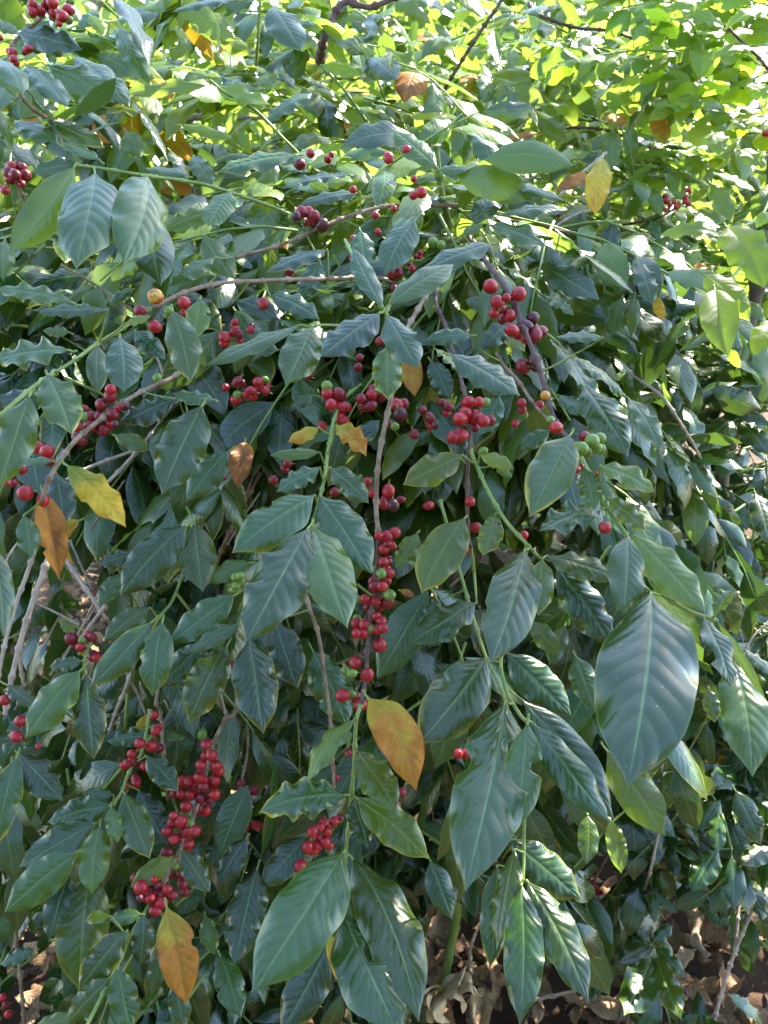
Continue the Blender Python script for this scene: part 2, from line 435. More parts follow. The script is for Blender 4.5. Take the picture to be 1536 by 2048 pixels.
# branches: key, shrub, [(px, py, depth) ...], radius px, material letter (w woody, d dark, s green, p pale), attach to trunk
BR = [
 ('m', [(905,475,1.25),(870,560,1.06),(835,620,.97),(800,690,.92),(785,780,.90),(770,850,.89),(757,920,.88),(752,1010,.87),(757,1070,.86)], 6.5, 'w', 1),
 ('m', [(757,1070,.86),(752,1160,.86),(740,1240,.85),(735,1290,.85),(732,1350,.84),(722,1410,.83)], 6, 'd', 0),
 ('m', [(722,1410,.83),(712,1445,.82),(708,1530,.81),(700,1620,.80),(692,1700,.79),(686,1830,.79)], 5, 's', 0),
 ('m', [(740,760,1.1),(690,795,1.0),(668,840,.91),(658,890,.88),(650,950,.84),(641,990,.81),(628,1040,.79),(620,1062,.78)], 5, 's', 1),
 ('m', [(640,1000,.86),(630,1060,.93),(612,1180,.95),(637,1270,.95),(650,1360,.95),(662,1450,.95),(668,1580,.96)], 5, 'w', 0),
 ('m', [(930,470,1.2),(960,510,1.05),(985,540,1.0),(1020,590,.96),(1045,650,.93),(1068,710,.91),(1085,760,.90),(1105,830,.88),(1125,865,.87),(1150,888,.86)], 7, 'd', 1),
 ('m', [(1150,888,.86),(1172,935,.84),(1195,980,.82),(1225,1030,.80),(1255,1075,.78),(1290,1130,.76),(1305,1168,.75),(1340,1200,.74),(1385,1225,.74),(1430,1240,.74)], 6, 's', 0),
 ('m', [(900,480,1.25),(872,590,1.02),(890,650,.98),(925,770,.93),(940,850,.90),(938,900,.89),(935,960,.88),(935,1060,.88),(942,1095,.88)], 5.5, 'd', 1),
 ('m', [(942,1095,.88),(948,1140,.9),(952,1190,.93)], 4, 's', 0),
 ('m', [(940,900,.89),(955,935,.87),(975,980,.85),(1010,1040,.83),(1055,1090,.81),(1080,1117,.81)], 5, 's', 0),
 ('m', [(1055,1090,.82),(1030,1200,.84),(1002,1315,.81),(1013,1380,.78),(1023,1402,.77),(1045,1436,.76),(1065,1447,.76)], 5.5, 's', 0),
 ('m', [(930,412,1.15),(800,410,1.1),(720,425,1.08),(640,455,1.05),(560,490,1.03),(470,515,1.02)], 5, 'w', 0),
 ('m', [(770,560,1.1),(640,558,1.0),(520,562,.95),(440,567,.92),(370,585,.9),(300,618,.88)], 6, 'w', 1),
 ('m', [(300,618,.88),(240,660,.85),(190,690,.82),(150,720,.79),(110,745,.77)], 5, 's', 0),
 ('m', [(850,590,1.02),(810,575,.95),(776,615,.84),(769,625,.80),(745,580,.80),(705,510,.85),(690,480,.9)], 5, 's', 0),
 ('m', [(905,500,1.3),(898,450,1.22),(886,400,1.18),(877,345,1.15),(872,290,1.13)], 9, 's', 0),
 ('m', [(940,440,1.3),(1000,440,1.25),(1080,450,1.2),(1118,462,1.2),(1190,478,1.2),(1280,520,1.25)], 4, 'd', 1),
 ('m', [(1025,475,1.35),(1043,550,1.3),(1075,640,1.3),(1100,760,1.35),(1120,900,1.4)], 9, 'w', 0),
 ('m', [(960,640,1.1),(1000,720,1.02),(1035,760,.98),(1065,805,.95),(1100,845,.92)], 4.5, 'w', 0),
 ('m', [(1118,500,1.4),(1105,580,1.35),(1095,650,1.3)], 4, 'p', 0),
 ('m', [(740,755,1.2),(690,780,1.12),(640,803,1.1),(560,845,1.1),(500,870,1.12)], 9.5, 'w', 1),
 ('m', [(760,640,.86),(690,650,.86),(650,650,.83),(620,650,.80)], 3.5, 's', 0),
 ('m', [(880,1000,1.0),(960,1280,.95),(1010,1400,.9),(1045,1560,.88),(1048,1690,.86),(1046,1765,.84)], 4.5, 's', 0),
 ('m', [(1080,1420,.95),(1150,1520,.92),(1180,1600,.9),(1220,1640,.88)], 3.5, 's', 0),
 ('m', [(1000,650,1.2),(1080,660,1.0),(1140,715,.95),(1165,770,.95),(1200,800,.95)], 4, 's', 1),
 ('m', [(1255,745,1.2),(1320,790,1.15),(1360,845,1.15),(1398,910,1.2),(1430,990,1.25)], 3.8, 'p', 0),
 # lower shrub with the dense cherry column
 ('l', [(475,1395,1.08),(450,1440,1.05),(425,1490,1.03),(415,1530,1.02),(405,1580,1.0),(385,1640,.98),(365,1690,.97),(340,1740,.95),(318,1782,.93)], 6, 'w', 1),
 ('l', [(318,1782,.93),(290,1825,.9),(262,1870,.88),(235,1930,.85),(205,1990,.82),(172,2055,.8)], 5.5, 's', 0),
 ('l', [(495,1460,1.12),(485,1555,1.08),(480,1600,1.07),(490,1640,1.06),(497,1690,1.05)], 4, 'w', 1),
 ('l', [(320,1370,1.08),(322,1430,1.06),(328,1520,1.05),(335,1600,1.1)], 5, 'w', 1),
 ('l', [(300,1420,1.05),(285,1500,1.02),(258,1545,1.0),(240,1590,.98),(205,1630,.96),(188,1652,.95),(158,1702,.94)], 4.5, 's', 0),
 ('l', [(275,1310,1.12),(250,1380,1.12),(225,1445,1.15),(205,1520,1.2)], 5, 'p', 0),
 ('l', [(420,715,1.1),(345,755,.98),(290,780,.94),(250,803,.91),(200,840,.88),(150,882,.85),(118,925,.83),(95,965,.82),(85,1000,.82)], 6.5, 'w', 1),
 ('l', [(110,960,.95),(65,1115,.95),(30,1215,.94),(5,1310,.93),(-10,1400,.93)], 5.5, 'p', 0),
 ('l', [(125,1030,1.0),(92,1130,.98),(55,1235,.96),(27,1340,.95),(10,1430,.94)], 7, 'p', 0),
 ('l', [(52,1250,1.0),(40,1310,1.0),(48,1375,1.02)], 5, 'p', 0),
 ('l', [(100,1080,1.1),(125,1110,1.08),(170,1175,1.06),(215,1240,1.06)], 5.5, 'p', 0),
 ('l', [(212,1210,1.05),(185,1245,1.05),(163,1275,1.04)], 4.5, 'p', 0),
 ('l', [(430,760,1.2),(340,820,1.1),(310,860,1.08),(250,930,1.06),(215,965,1.05)], 5.5, 'p', 1),
 ('l', [(420,830,1.2),(310,885,1.1),(178,935,1.05),(90,985,1.05)], 4.5, 'p', 1),
 ('l', [(560,880,1.3),(530,930,1.2),(490,1000,1.15),(450,1085,1.15),(425,1150,1.2)], 6.5, 'w', 1),
 ('l', [(110,745,.8),(70,772,.74),(40,796,.71),(0,832,.69),(-40,870,.69)], 6, 's', 0),
 ('l', [(360,980,1.15),(385,1045,1.0),(370,1130,1.05),(345,1200,.98),(315,1240,.94),(290,1300,.96)], 4, 's', 1),
 ('l', [(190,1270,1.0),(172,1310,.96),(166,1345,.93)], 4, 's', 0),
 ('l', [(140,1640,1.2),(60,1675,1.15),(0,1745,1.12)], 5, 'p', 0),
 ('l', [(20,1760,1.2),(33,1875,1.15),(50,2060,1.12)], 5, 'w', 0),
 ('l', [(45,1480,1.0),(33,1510,.98),(28,1560,.97)], 3.5, 's', 0),
 # sunny shrub at the upper edge
 ('u', [(620,440,1.25),(585,430,1.15),(530,408,1.08),(430,375,1.02),(370,362,1.0),(295,352,.97),(200,337,.95),(150,330,.94)], 5, 's', 1),
 ('u', [(650,360,1.5),(630,340,1.4),(600,310,1.35),(560,270,1.32),(510,220,1.3),(450,185,1.28),(420,160,1.28)], 4, 's', 1),
 ('u', [(790,300,1.6),(770,280,1.55),(735,245,1.5),(710,210,1.48),(680,170,1.46),(640,130,1.45)], 4, 's', 0),
 ('u', [(512,130,1.5),(515,90,1.45),(520,0,1.4),(524,-60,1.4)], 4, 's', 0),
 ('u', [(150,250,1.3),(100,240,1.2),(40,190,1.15),(20,100,1.15),(90,30,1.15)], 5, 'w', 1),
 ('u', [(60,420,1.3),(35,370,1.25),(20,330,1.2)], 5, 'w', 0),
 # sunny shrub further back
 ('r', [(1320,310,2.0),(1280,290,1.9),(1220,262,1.85),(1150,255,1.85),(1090,265,1.9)], 4, 'd', 1),
 ('r', [(1100,420,1.5),(1150,360,1.4),(1190,325,1.38),(1213,305,1.38)], 4.5, 'p', 1),
 ('r', [(1010,-10,1.78),(950,80,1.78),(900,160,1.82),(880,200,1.9)], 4.5, 'd', 0),
 ('r', [(1060,10,1.9),(1080,30,1.8),(1150,55,1.8),(1220,62,1.85),(1290,85,1.95)], 4, 'd', 0),
 ('u', [(640,120,1.6),(648,80,1.5),(664,40,1.5),(690,4,1.5),(740,14,1.5),(800,-10,1.5)], 8, 'd', 0),
 ('r', [(1300,440,1.7),(1345,420,1.6),(1380,395,1.55)], 3, 'd', 1),
 ('r', [(1360,540,1.6),(1370,580,1.55),(1372,620,1.5)], 3, 'd', 0),
 ('b', [(1560,330,1.4),(1530,420,1.2),(1470,460,1.1),(1430,475,1.1)], 4, 's', 1),
 ('b', [(1560,500,1.3),(1500,520,1.15),(1450,570,1.1)], 4, 's', 1),
 ('b', [(1570,200,1.6),(1530,130,1.45),(1480,80,1.4),(1450,50,1.4)], 4, 'd', 1),
 ('s', [(1470,740,2.0),(1420,740,1.8),(1370,735,1.7)], 4, 'w', 1),
 ('s', [(1490,880,1.9),(1475,840,1.75),(1440,820,1.7)], 4, 'w', 1),
 ('s', [(1273,1840,1.65),(1290,1780,1.6),(1302,1735,1.55),(1320,1650,1.55)], 4, 'p', 0),
 ('s', [(1423,2060,1.6),(1445,1980,1.6),(1468,1908,1.6),(1500,1830,1.6),(1522,1765,1.65)], 4.5, 'p', 0),
 ('s', [(1470,1910,1.6),(1475,1840,1.62),(1482,1745,1.65),(1475,1640,1.6)], 4, 'p', 0),
 ('s', [(1120,1660,1.5),(1145,1620,1.5),(1180,1560,1.6)], 4, 'w', 0),
 ('s', [(1170,1800,1.75),(1200,1740,1.7),(1230,1690,1.65)], 3, 'p', 0),
 ('s', [(1400,1560,1.7),(1440,1620,1.55),(1463,1700,1.5)], 4, 's', 0),
]
for (x0, y0, x1, y1, d_) in [(122,530,265,620,1.0),(295,700,326,752,.98),(470,1085,505,955,1.12),(455,1090,520,985,1.14),(380,960,470,900,1.1),(0,1150,70,1050,1.0),(140,1080,185,1180,1.08),
        (200,1180,120,1330,1.1),(30,1420,120,1230,1.1),(160,1250,60,1200,1.12),(100,1350,230,1150,1.12),(330,1400,365,1500,1.1),(440,1380,470,1500,1.1),(250,1340,310,1480,1.12),(180,1060,250,960,1.08)]:
    BR.append(('l', [(x0, y0, d_), ((x0+x1)/2 + random.uniform(-8, 8), (y0+y1)/2 + random.uniform(-8, 8), d_ + .01), (x1, y1, d_ + .02)], random.uniform(2.2, 3.4), random.choice('wppp'), 0))
for (x0, y0, x1, y1, d_) in [(1440,1180,1540,1215,1.3),(1450,1150,1500,1330,1.35),(1480,1330,1540,1240,1.3),(1100,460,1180,420,1.4),(1060,560,1130,480,1.4),(1000,560,1060,640,1.15),(1130,930,1240,880,1.2),(1290,900,1260,1010,1.3)]:
    BR.append(('m' if x0 < 1290 else 's', [(x0, y0, d_), ((x0+x1)/2 + random.uniform(-8, 8), (y0+y1)/2 + random.uniform(-8, 8), d_ + .01), (x1, y1, d_ + .02)], random.uniform(2.2, 3.2), random.choice('wpp'), 0))
BMAT = {'w': M_BARK, 'd': M_DARKTWIG, 's': M_STEM, 'p': M_PALE}
for key, pts, rpx, ml, attach in BR:
    S = SHRUBS[key]
    W3 = [at(*p) for p in pts]
    if attach:
        t = S['top'] - np.array([0, 0, random.uniform(0.05, 0.25)])
        if np.linalg.norm(t - W3[0]) > 0.06:
            mid = 0.5 * t + 0.5 * W3[0] + np.array([0, 0.04, -0.02])
            W3 = [t, mid] + W3
    dm = float(np.mean([p[2] for p in pts]))
    r = rpx * 0.76 * dm / FPX
    P = resample(W3, 0.003)
    mb = MB()
    tube(mb, P, r * 1.12, r * 0.85, 9, nodes=0.0 if ml == 's' and rpx < 4.2 else (0.034 if ml in 'wp' else 0.042), jit=r * 0.02)
    o = mb.build('branch', BMAT[ml], S['root'], W3[0])
    S['br'].append((o, P))

def nearest(S, p):
    best = (9, S['trunk'], None)
    for o, P in S['br']:
        d = np.linalg.norm(P - p, axis=1); i = int(d.argmin())
        if d[i] < best[0]: best = (d[i], o, P[i])
    return best

# leaf kinds: attr R (dark->bright), edge yellowing, material slot
LEAVES = []
def add(key, rows, base=0.0):
    for row in rows: LEAVES.append((key, *row))
#  bx by tx ty width depth kind [options]
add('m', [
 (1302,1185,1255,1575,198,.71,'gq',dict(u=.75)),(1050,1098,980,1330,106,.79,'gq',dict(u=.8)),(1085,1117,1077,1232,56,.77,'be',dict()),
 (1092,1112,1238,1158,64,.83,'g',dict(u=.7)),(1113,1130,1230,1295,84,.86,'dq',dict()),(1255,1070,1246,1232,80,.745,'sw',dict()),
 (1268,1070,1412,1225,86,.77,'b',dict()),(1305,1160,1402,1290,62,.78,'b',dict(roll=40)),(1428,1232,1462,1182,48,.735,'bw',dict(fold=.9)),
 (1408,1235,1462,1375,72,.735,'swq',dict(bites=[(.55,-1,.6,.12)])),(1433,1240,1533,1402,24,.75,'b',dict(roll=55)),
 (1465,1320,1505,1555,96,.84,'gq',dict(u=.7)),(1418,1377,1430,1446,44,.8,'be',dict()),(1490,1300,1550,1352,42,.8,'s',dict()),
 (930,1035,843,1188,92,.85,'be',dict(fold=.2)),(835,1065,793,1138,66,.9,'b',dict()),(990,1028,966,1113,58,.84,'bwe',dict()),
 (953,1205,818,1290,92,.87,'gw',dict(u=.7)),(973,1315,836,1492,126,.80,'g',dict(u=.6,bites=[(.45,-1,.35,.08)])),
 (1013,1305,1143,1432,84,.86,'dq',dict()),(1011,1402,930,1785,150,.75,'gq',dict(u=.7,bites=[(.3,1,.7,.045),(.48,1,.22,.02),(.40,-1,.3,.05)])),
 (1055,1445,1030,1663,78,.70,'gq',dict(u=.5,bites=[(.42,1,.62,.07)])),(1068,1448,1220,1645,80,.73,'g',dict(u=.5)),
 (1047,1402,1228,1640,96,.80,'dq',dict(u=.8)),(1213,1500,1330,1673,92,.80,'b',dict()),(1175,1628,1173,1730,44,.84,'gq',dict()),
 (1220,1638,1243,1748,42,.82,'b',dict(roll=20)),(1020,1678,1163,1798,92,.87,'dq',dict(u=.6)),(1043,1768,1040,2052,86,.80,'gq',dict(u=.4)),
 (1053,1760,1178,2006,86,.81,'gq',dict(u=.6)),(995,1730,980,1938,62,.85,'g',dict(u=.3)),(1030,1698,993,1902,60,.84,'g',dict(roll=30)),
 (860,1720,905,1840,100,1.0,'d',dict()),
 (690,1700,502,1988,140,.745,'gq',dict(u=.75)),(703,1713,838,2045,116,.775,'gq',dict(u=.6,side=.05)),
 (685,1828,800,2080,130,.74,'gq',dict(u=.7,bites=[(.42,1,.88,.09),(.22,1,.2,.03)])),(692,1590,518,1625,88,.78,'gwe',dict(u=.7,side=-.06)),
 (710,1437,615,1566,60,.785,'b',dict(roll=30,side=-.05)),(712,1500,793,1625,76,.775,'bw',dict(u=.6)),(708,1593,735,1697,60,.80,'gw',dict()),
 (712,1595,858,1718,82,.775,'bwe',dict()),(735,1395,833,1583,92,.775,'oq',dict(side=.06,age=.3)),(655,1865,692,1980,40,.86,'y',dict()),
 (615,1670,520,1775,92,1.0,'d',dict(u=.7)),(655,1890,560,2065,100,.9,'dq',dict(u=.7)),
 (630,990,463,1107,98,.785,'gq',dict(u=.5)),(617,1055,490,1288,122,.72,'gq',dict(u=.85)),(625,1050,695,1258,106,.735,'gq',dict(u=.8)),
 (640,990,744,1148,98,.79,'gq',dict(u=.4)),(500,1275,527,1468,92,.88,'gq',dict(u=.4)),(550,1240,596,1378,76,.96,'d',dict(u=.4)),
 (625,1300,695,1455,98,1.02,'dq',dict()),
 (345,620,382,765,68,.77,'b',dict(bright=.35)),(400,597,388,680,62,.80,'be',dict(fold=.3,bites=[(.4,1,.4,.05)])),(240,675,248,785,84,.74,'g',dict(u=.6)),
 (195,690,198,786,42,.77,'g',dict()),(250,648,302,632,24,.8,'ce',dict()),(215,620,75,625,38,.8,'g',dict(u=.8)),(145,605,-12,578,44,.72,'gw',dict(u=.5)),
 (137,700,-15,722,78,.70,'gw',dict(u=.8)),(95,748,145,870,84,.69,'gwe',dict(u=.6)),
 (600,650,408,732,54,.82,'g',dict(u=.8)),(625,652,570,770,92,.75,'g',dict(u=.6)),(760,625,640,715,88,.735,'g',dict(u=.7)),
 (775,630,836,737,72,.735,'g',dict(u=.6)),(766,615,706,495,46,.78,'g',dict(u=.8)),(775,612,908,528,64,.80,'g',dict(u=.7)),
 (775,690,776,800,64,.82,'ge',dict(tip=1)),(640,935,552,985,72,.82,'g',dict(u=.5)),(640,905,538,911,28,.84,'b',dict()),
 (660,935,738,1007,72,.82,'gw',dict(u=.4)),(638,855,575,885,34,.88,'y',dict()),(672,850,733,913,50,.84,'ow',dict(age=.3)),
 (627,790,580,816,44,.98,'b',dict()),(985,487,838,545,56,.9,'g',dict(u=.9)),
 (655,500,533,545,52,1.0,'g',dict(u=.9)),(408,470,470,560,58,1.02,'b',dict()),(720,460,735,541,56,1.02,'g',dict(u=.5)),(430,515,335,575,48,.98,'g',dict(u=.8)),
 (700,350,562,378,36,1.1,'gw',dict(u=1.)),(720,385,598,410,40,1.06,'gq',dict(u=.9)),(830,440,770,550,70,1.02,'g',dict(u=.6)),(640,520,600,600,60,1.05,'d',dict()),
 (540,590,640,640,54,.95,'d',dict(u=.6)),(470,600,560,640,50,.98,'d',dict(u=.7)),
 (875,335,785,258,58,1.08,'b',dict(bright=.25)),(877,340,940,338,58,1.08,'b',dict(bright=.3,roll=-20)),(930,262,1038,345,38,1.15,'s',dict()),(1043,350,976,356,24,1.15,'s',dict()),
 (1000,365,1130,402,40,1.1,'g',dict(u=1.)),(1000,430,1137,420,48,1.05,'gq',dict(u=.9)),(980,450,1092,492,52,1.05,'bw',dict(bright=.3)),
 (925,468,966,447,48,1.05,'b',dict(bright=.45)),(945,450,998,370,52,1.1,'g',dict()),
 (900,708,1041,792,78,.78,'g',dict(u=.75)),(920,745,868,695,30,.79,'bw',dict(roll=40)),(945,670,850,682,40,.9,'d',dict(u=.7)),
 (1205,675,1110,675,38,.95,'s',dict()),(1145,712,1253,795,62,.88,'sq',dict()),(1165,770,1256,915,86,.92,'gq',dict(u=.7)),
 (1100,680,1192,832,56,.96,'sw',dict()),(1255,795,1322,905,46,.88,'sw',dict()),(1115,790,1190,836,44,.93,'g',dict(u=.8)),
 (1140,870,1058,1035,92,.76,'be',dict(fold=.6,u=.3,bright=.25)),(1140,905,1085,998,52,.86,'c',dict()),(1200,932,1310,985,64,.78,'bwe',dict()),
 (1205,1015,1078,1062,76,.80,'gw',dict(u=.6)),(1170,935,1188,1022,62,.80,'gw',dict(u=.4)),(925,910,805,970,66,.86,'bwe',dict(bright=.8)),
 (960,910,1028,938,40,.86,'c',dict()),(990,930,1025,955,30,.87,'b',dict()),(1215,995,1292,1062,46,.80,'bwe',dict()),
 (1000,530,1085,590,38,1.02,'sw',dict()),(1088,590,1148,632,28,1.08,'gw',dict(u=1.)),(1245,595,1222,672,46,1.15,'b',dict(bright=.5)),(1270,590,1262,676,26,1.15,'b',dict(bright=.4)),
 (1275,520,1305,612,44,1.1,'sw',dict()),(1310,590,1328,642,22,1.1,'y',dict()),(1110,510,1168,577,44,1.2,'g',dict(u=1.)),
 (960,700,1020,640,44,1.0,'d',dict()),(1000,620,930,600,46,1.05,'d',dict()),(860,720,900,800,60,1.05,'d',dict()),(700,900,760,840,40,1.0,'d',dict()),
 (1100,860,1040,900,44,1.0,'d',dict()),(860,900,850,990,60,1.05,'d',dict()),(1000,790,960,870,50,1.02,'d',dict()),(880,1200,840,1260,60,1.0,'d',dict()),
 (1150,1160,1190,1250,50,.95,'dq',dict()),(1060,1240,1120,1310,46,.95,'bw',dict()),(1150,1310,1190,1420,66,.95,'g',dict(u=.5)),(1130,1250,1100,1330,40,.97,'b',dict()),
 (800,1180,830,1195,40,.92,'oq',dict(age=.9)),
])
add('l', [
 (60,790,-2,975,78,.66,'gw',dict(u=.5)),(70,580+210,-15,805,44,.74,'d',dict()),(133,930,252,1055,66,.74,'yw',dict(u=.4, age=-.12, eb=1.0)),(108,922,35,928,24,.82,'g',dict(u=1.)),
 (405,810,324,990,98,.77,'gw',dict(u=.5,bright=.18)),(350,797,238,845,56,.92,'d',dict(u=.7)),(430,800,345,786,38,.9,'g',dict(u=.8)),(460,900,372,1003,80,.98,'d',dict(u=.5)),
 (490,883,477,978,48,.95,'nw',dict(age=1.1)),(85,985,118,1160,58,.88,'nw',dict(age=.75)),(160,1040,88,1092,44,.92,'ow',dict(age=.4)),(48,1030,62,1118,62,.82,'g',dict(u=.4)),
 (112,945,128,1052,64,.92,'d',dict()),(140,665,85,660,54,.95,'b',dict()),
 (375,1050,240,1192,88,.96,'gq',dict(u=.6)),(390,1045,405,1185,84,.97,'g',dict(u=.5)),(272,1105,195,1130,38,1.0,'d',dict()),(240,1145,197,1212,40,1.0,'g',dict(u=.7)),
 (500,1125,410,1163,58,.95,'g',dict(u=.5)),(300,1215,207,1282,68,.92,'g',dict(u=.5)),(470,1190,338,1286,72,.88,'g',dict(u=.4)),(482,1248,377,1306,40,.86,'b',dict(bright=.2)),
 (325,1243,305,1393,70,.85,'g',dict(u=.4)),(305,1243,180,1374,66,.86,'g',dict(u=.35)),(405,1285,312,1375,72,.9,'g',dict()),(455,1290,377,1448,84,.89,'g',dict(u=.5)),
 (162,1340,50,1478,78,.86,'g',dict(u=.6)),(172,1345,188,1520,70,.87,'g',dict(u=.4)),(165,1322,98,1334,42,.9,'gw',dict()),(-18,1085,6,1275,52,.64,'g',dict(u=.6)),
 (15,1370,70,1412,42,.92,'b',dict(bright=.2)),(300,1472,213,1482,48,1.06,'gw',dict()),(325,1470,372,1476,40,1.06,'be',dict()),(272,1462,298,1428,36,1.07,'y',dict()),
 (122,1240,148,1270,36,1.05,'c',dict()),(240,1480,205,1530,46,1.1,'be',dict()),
 (333,1813,372,2010,84,.80,'oq',dict(age=.42)),(345,1713,260,1775,46,.93,'c',dict()),(362,1698,420,1785,62,.93,'g',dict(bright=.25)),
 (248,1585,300,1718,60,.92,'ge',dict(u=.7)),(277,1580,336,1690,66,1.0,'d',dict()),(222,1612,94,1645,66,.93,'g',dict(u=.4)),(190,1645,38,1735,72,.92,'gw',dict(u=.4)),
 (200,1650,183,1790,72,.9,'gw',dict(u=.4)),(222,1613,236,1686,48,.9,'gw',dict()),(227,1590,164,1584,46,.95,'g',dict(u=.6)),(155,1703,8,1826,78,.88,'g',dict(u=.3)),
 (180,1740,160,1985,112,.96,'g',dict(u=.4)),(138,1745,97,1882,62,.95,'g',dict()),(222,1833,170,1842,30,.86,'cw',dict(fold=.8)),(283,1828,218,1838,36,.88,'g',dict()),
 (255,1860,157,1982,78,.86,'ge',dict(u=.5,bright=.2)),(288,1828,280,1932,52,.88,'g',dict()),(235,1935,264,2065,78,.83,'gw',dict(u=.4)),(220,1955,133,2047,64,.83,'g',dict(u=.5)),
 (165,2035,65,2055,34,.82,'b',dict()),(440,1910,482,2035,92,.98,'g',dict(u=.9)),(515,1735,468,1932,82,.98,'gq',dict(u=.9)),(493,1675,432,1770,58,1.0,'g',dict(u=.8)),
 (478,1650,443,1697,36,1.02,'y',dict()),(292,1512,356,1584,52,.98,'gwe',dict(u=.6)),(35,1512,-4,1690,64,.9,'gwe',dict(u=.5)),(38,1508,126,1602,68,.92,'g',dict(u=.4)),
 (465,1600,405,1640,46,1.04,'g',dict(u=.6)),(420,1640,440,1745,58,1.06,'g',dict(u=1.)),(60,1420,10,1520,70,1.0,'g',dict(u=.4)),(70,1900,0,1930,60,1.05,'d',dict()),
 (350,1960,370,2060,90,1.0,'g',dict(u=.4)),(410,1830,430,1910,46,1.02,'gw',dict()),(330,1900,300,1990,60,1.0,'d',dict()),(95,1040,150,1000,40,.98,'d',dict()),
 (230,870,300,900,40,1.02,'be',dict()),(480,690,560,700,44,1.0,'d',dict(u=.8)),(470,620,520,700,50,1.05,'d',dict()),(270,660,330,720,60,.98,'d',dict()),
])
add('u', [
 (190,345,152,540,120,.92,'gq',dict(u=.9)),(295,352,247,531,114,.93,'sq',dict(u=.9)),(302,440,322,572,86,.98,'g',dict(u=.8)),(150,332,17,506,78,.92,'b',dict(bright=.45,roll=-30)),
 (462,382,417,453,66,.96,'gq',dict(u=.8)),(592,310,431,346,60,1.2,'gq',dict(u=.7)),(545,12,603,103,74,1.2,'g',dict(u=.7)),(475,0,343,25,44,1.3,'g',dict(u=1.)),
 (225,-15,300,136,64,1.15,'sw',dict()),(238,50,302,172,44,1.18,'b',dict(bright=.3)),(95,130,230,206,78,1.15,'gq',dict(u=.6)),(150,112,260,216,78,1.2,'g',dict(u=.7)),
 (55,130,138,216,62,1.1,'g',dict(u=.9)),(35,65,166,100,62,1.15,'d',dict(u=.6)),(95,240,210,296,52,1.08,'be',dict()),(115,285,28,240,62,1.05,'g',dict(u=.9)),
 (200,320,124,284,38,1.02,'g',dict(u=.9)),(165,330,62,346,58,1.05,'s',dict()),(420,172,230,192,34,1.3,'cw',dict()),(430,172,542,210,48,1.3,'cw',dict()),
 (360,250,468,278,32,1.35,'ce',dict()),(625,185,530,248,48,1.45,'g',dict(u=1.)),(735,310,603,300,44,1.45,'ce',dict(roll=150)),(175,220,240,306,42,1.2,'sq',dict()),
 (265,200,335,322,48,1.2,'sq',dict()),(375,350,288,336,40,1.05,'g',dict(u=1.)),(425,375,385,310,42,1.05,'gw',dict(u=.9)),(425,420,325,462,62,1.12,'b',dict(bright=.55)),
 (430,450,496,490,62,1.12,'b',dict(bright=.55)),(265,578,218,610,40,.95,'g',dict(u=.8)),(0,220,22,310,34,1.05,'s',dict()),(0,120,46,190,52,1.05,'g',dict(u=.8)),
 (5,130,30,195,50,1.1,'b',dict()),(10,480,6,562,44,.95,'b',dict(bright=.3)),(-10,40,36,70,50,1.2,'b',dict()),(195,20,160,60,60,1.35,'g',dict(u=.7)),
 (340,300,375,360,40,1.3,'s',dict()),(520,300,550,370,36,1.3,'b',dict(bright=.5)),(640,130,720,150,36,1.45,'c',dict()),(660,180,600,150,40,1.5,'s',dict()),
 (700,215,790,245,40,1.5,'g',dict(u=1.)),(735,250,690,270,36,1.5,'c',dict()),(690,90,755,110,30,1.5,'c',dict()),(670,150,740,140,30,1.5,'c',dict()),
 (440,70,500,110,40,1.5,'c',dict()),(400,100,450,130,44,1.5,'ce',dict()),(180,30,210,70,40,1.3,'c',dict()),(510,0,420,30,40,1.45,'s',dict()),
 (100,40,30,110,60,1.3,'d',dict()),(90,170,40,240,60,1.25,'b',dict()),(250,260,280,320,60,1.35,'b',dict()),(380,180,430,230,46,1.5,'c',dict()),
 (545,460,575,500,50,1.2,'y',dict(age=.1)),(310,155,345,200,50,1.4,'y',dict(age=.4)),(330,100,350,60,40,1.4,'c',dict()),(25,300,90,330,50,1.15,'g',dict(u=.6)),
 (420,60,470,60,40,1.55,'c',dict()),(600,200,640,230,30,1.6,'c',dict()),(560,140,590,180,40,1.6,'s',dict()),(480,210,530,215,30,1.5,'c',dict()),
 (705,40,735,70,40,1.7,'b',dict()),(590,40,630,55,30,1.6,'g',dict(u=1.)),(560,330,620,345,36,1.3,'g',dict(u=1.)),(470,430,500,470,40,1.15,'b',dict()),
])
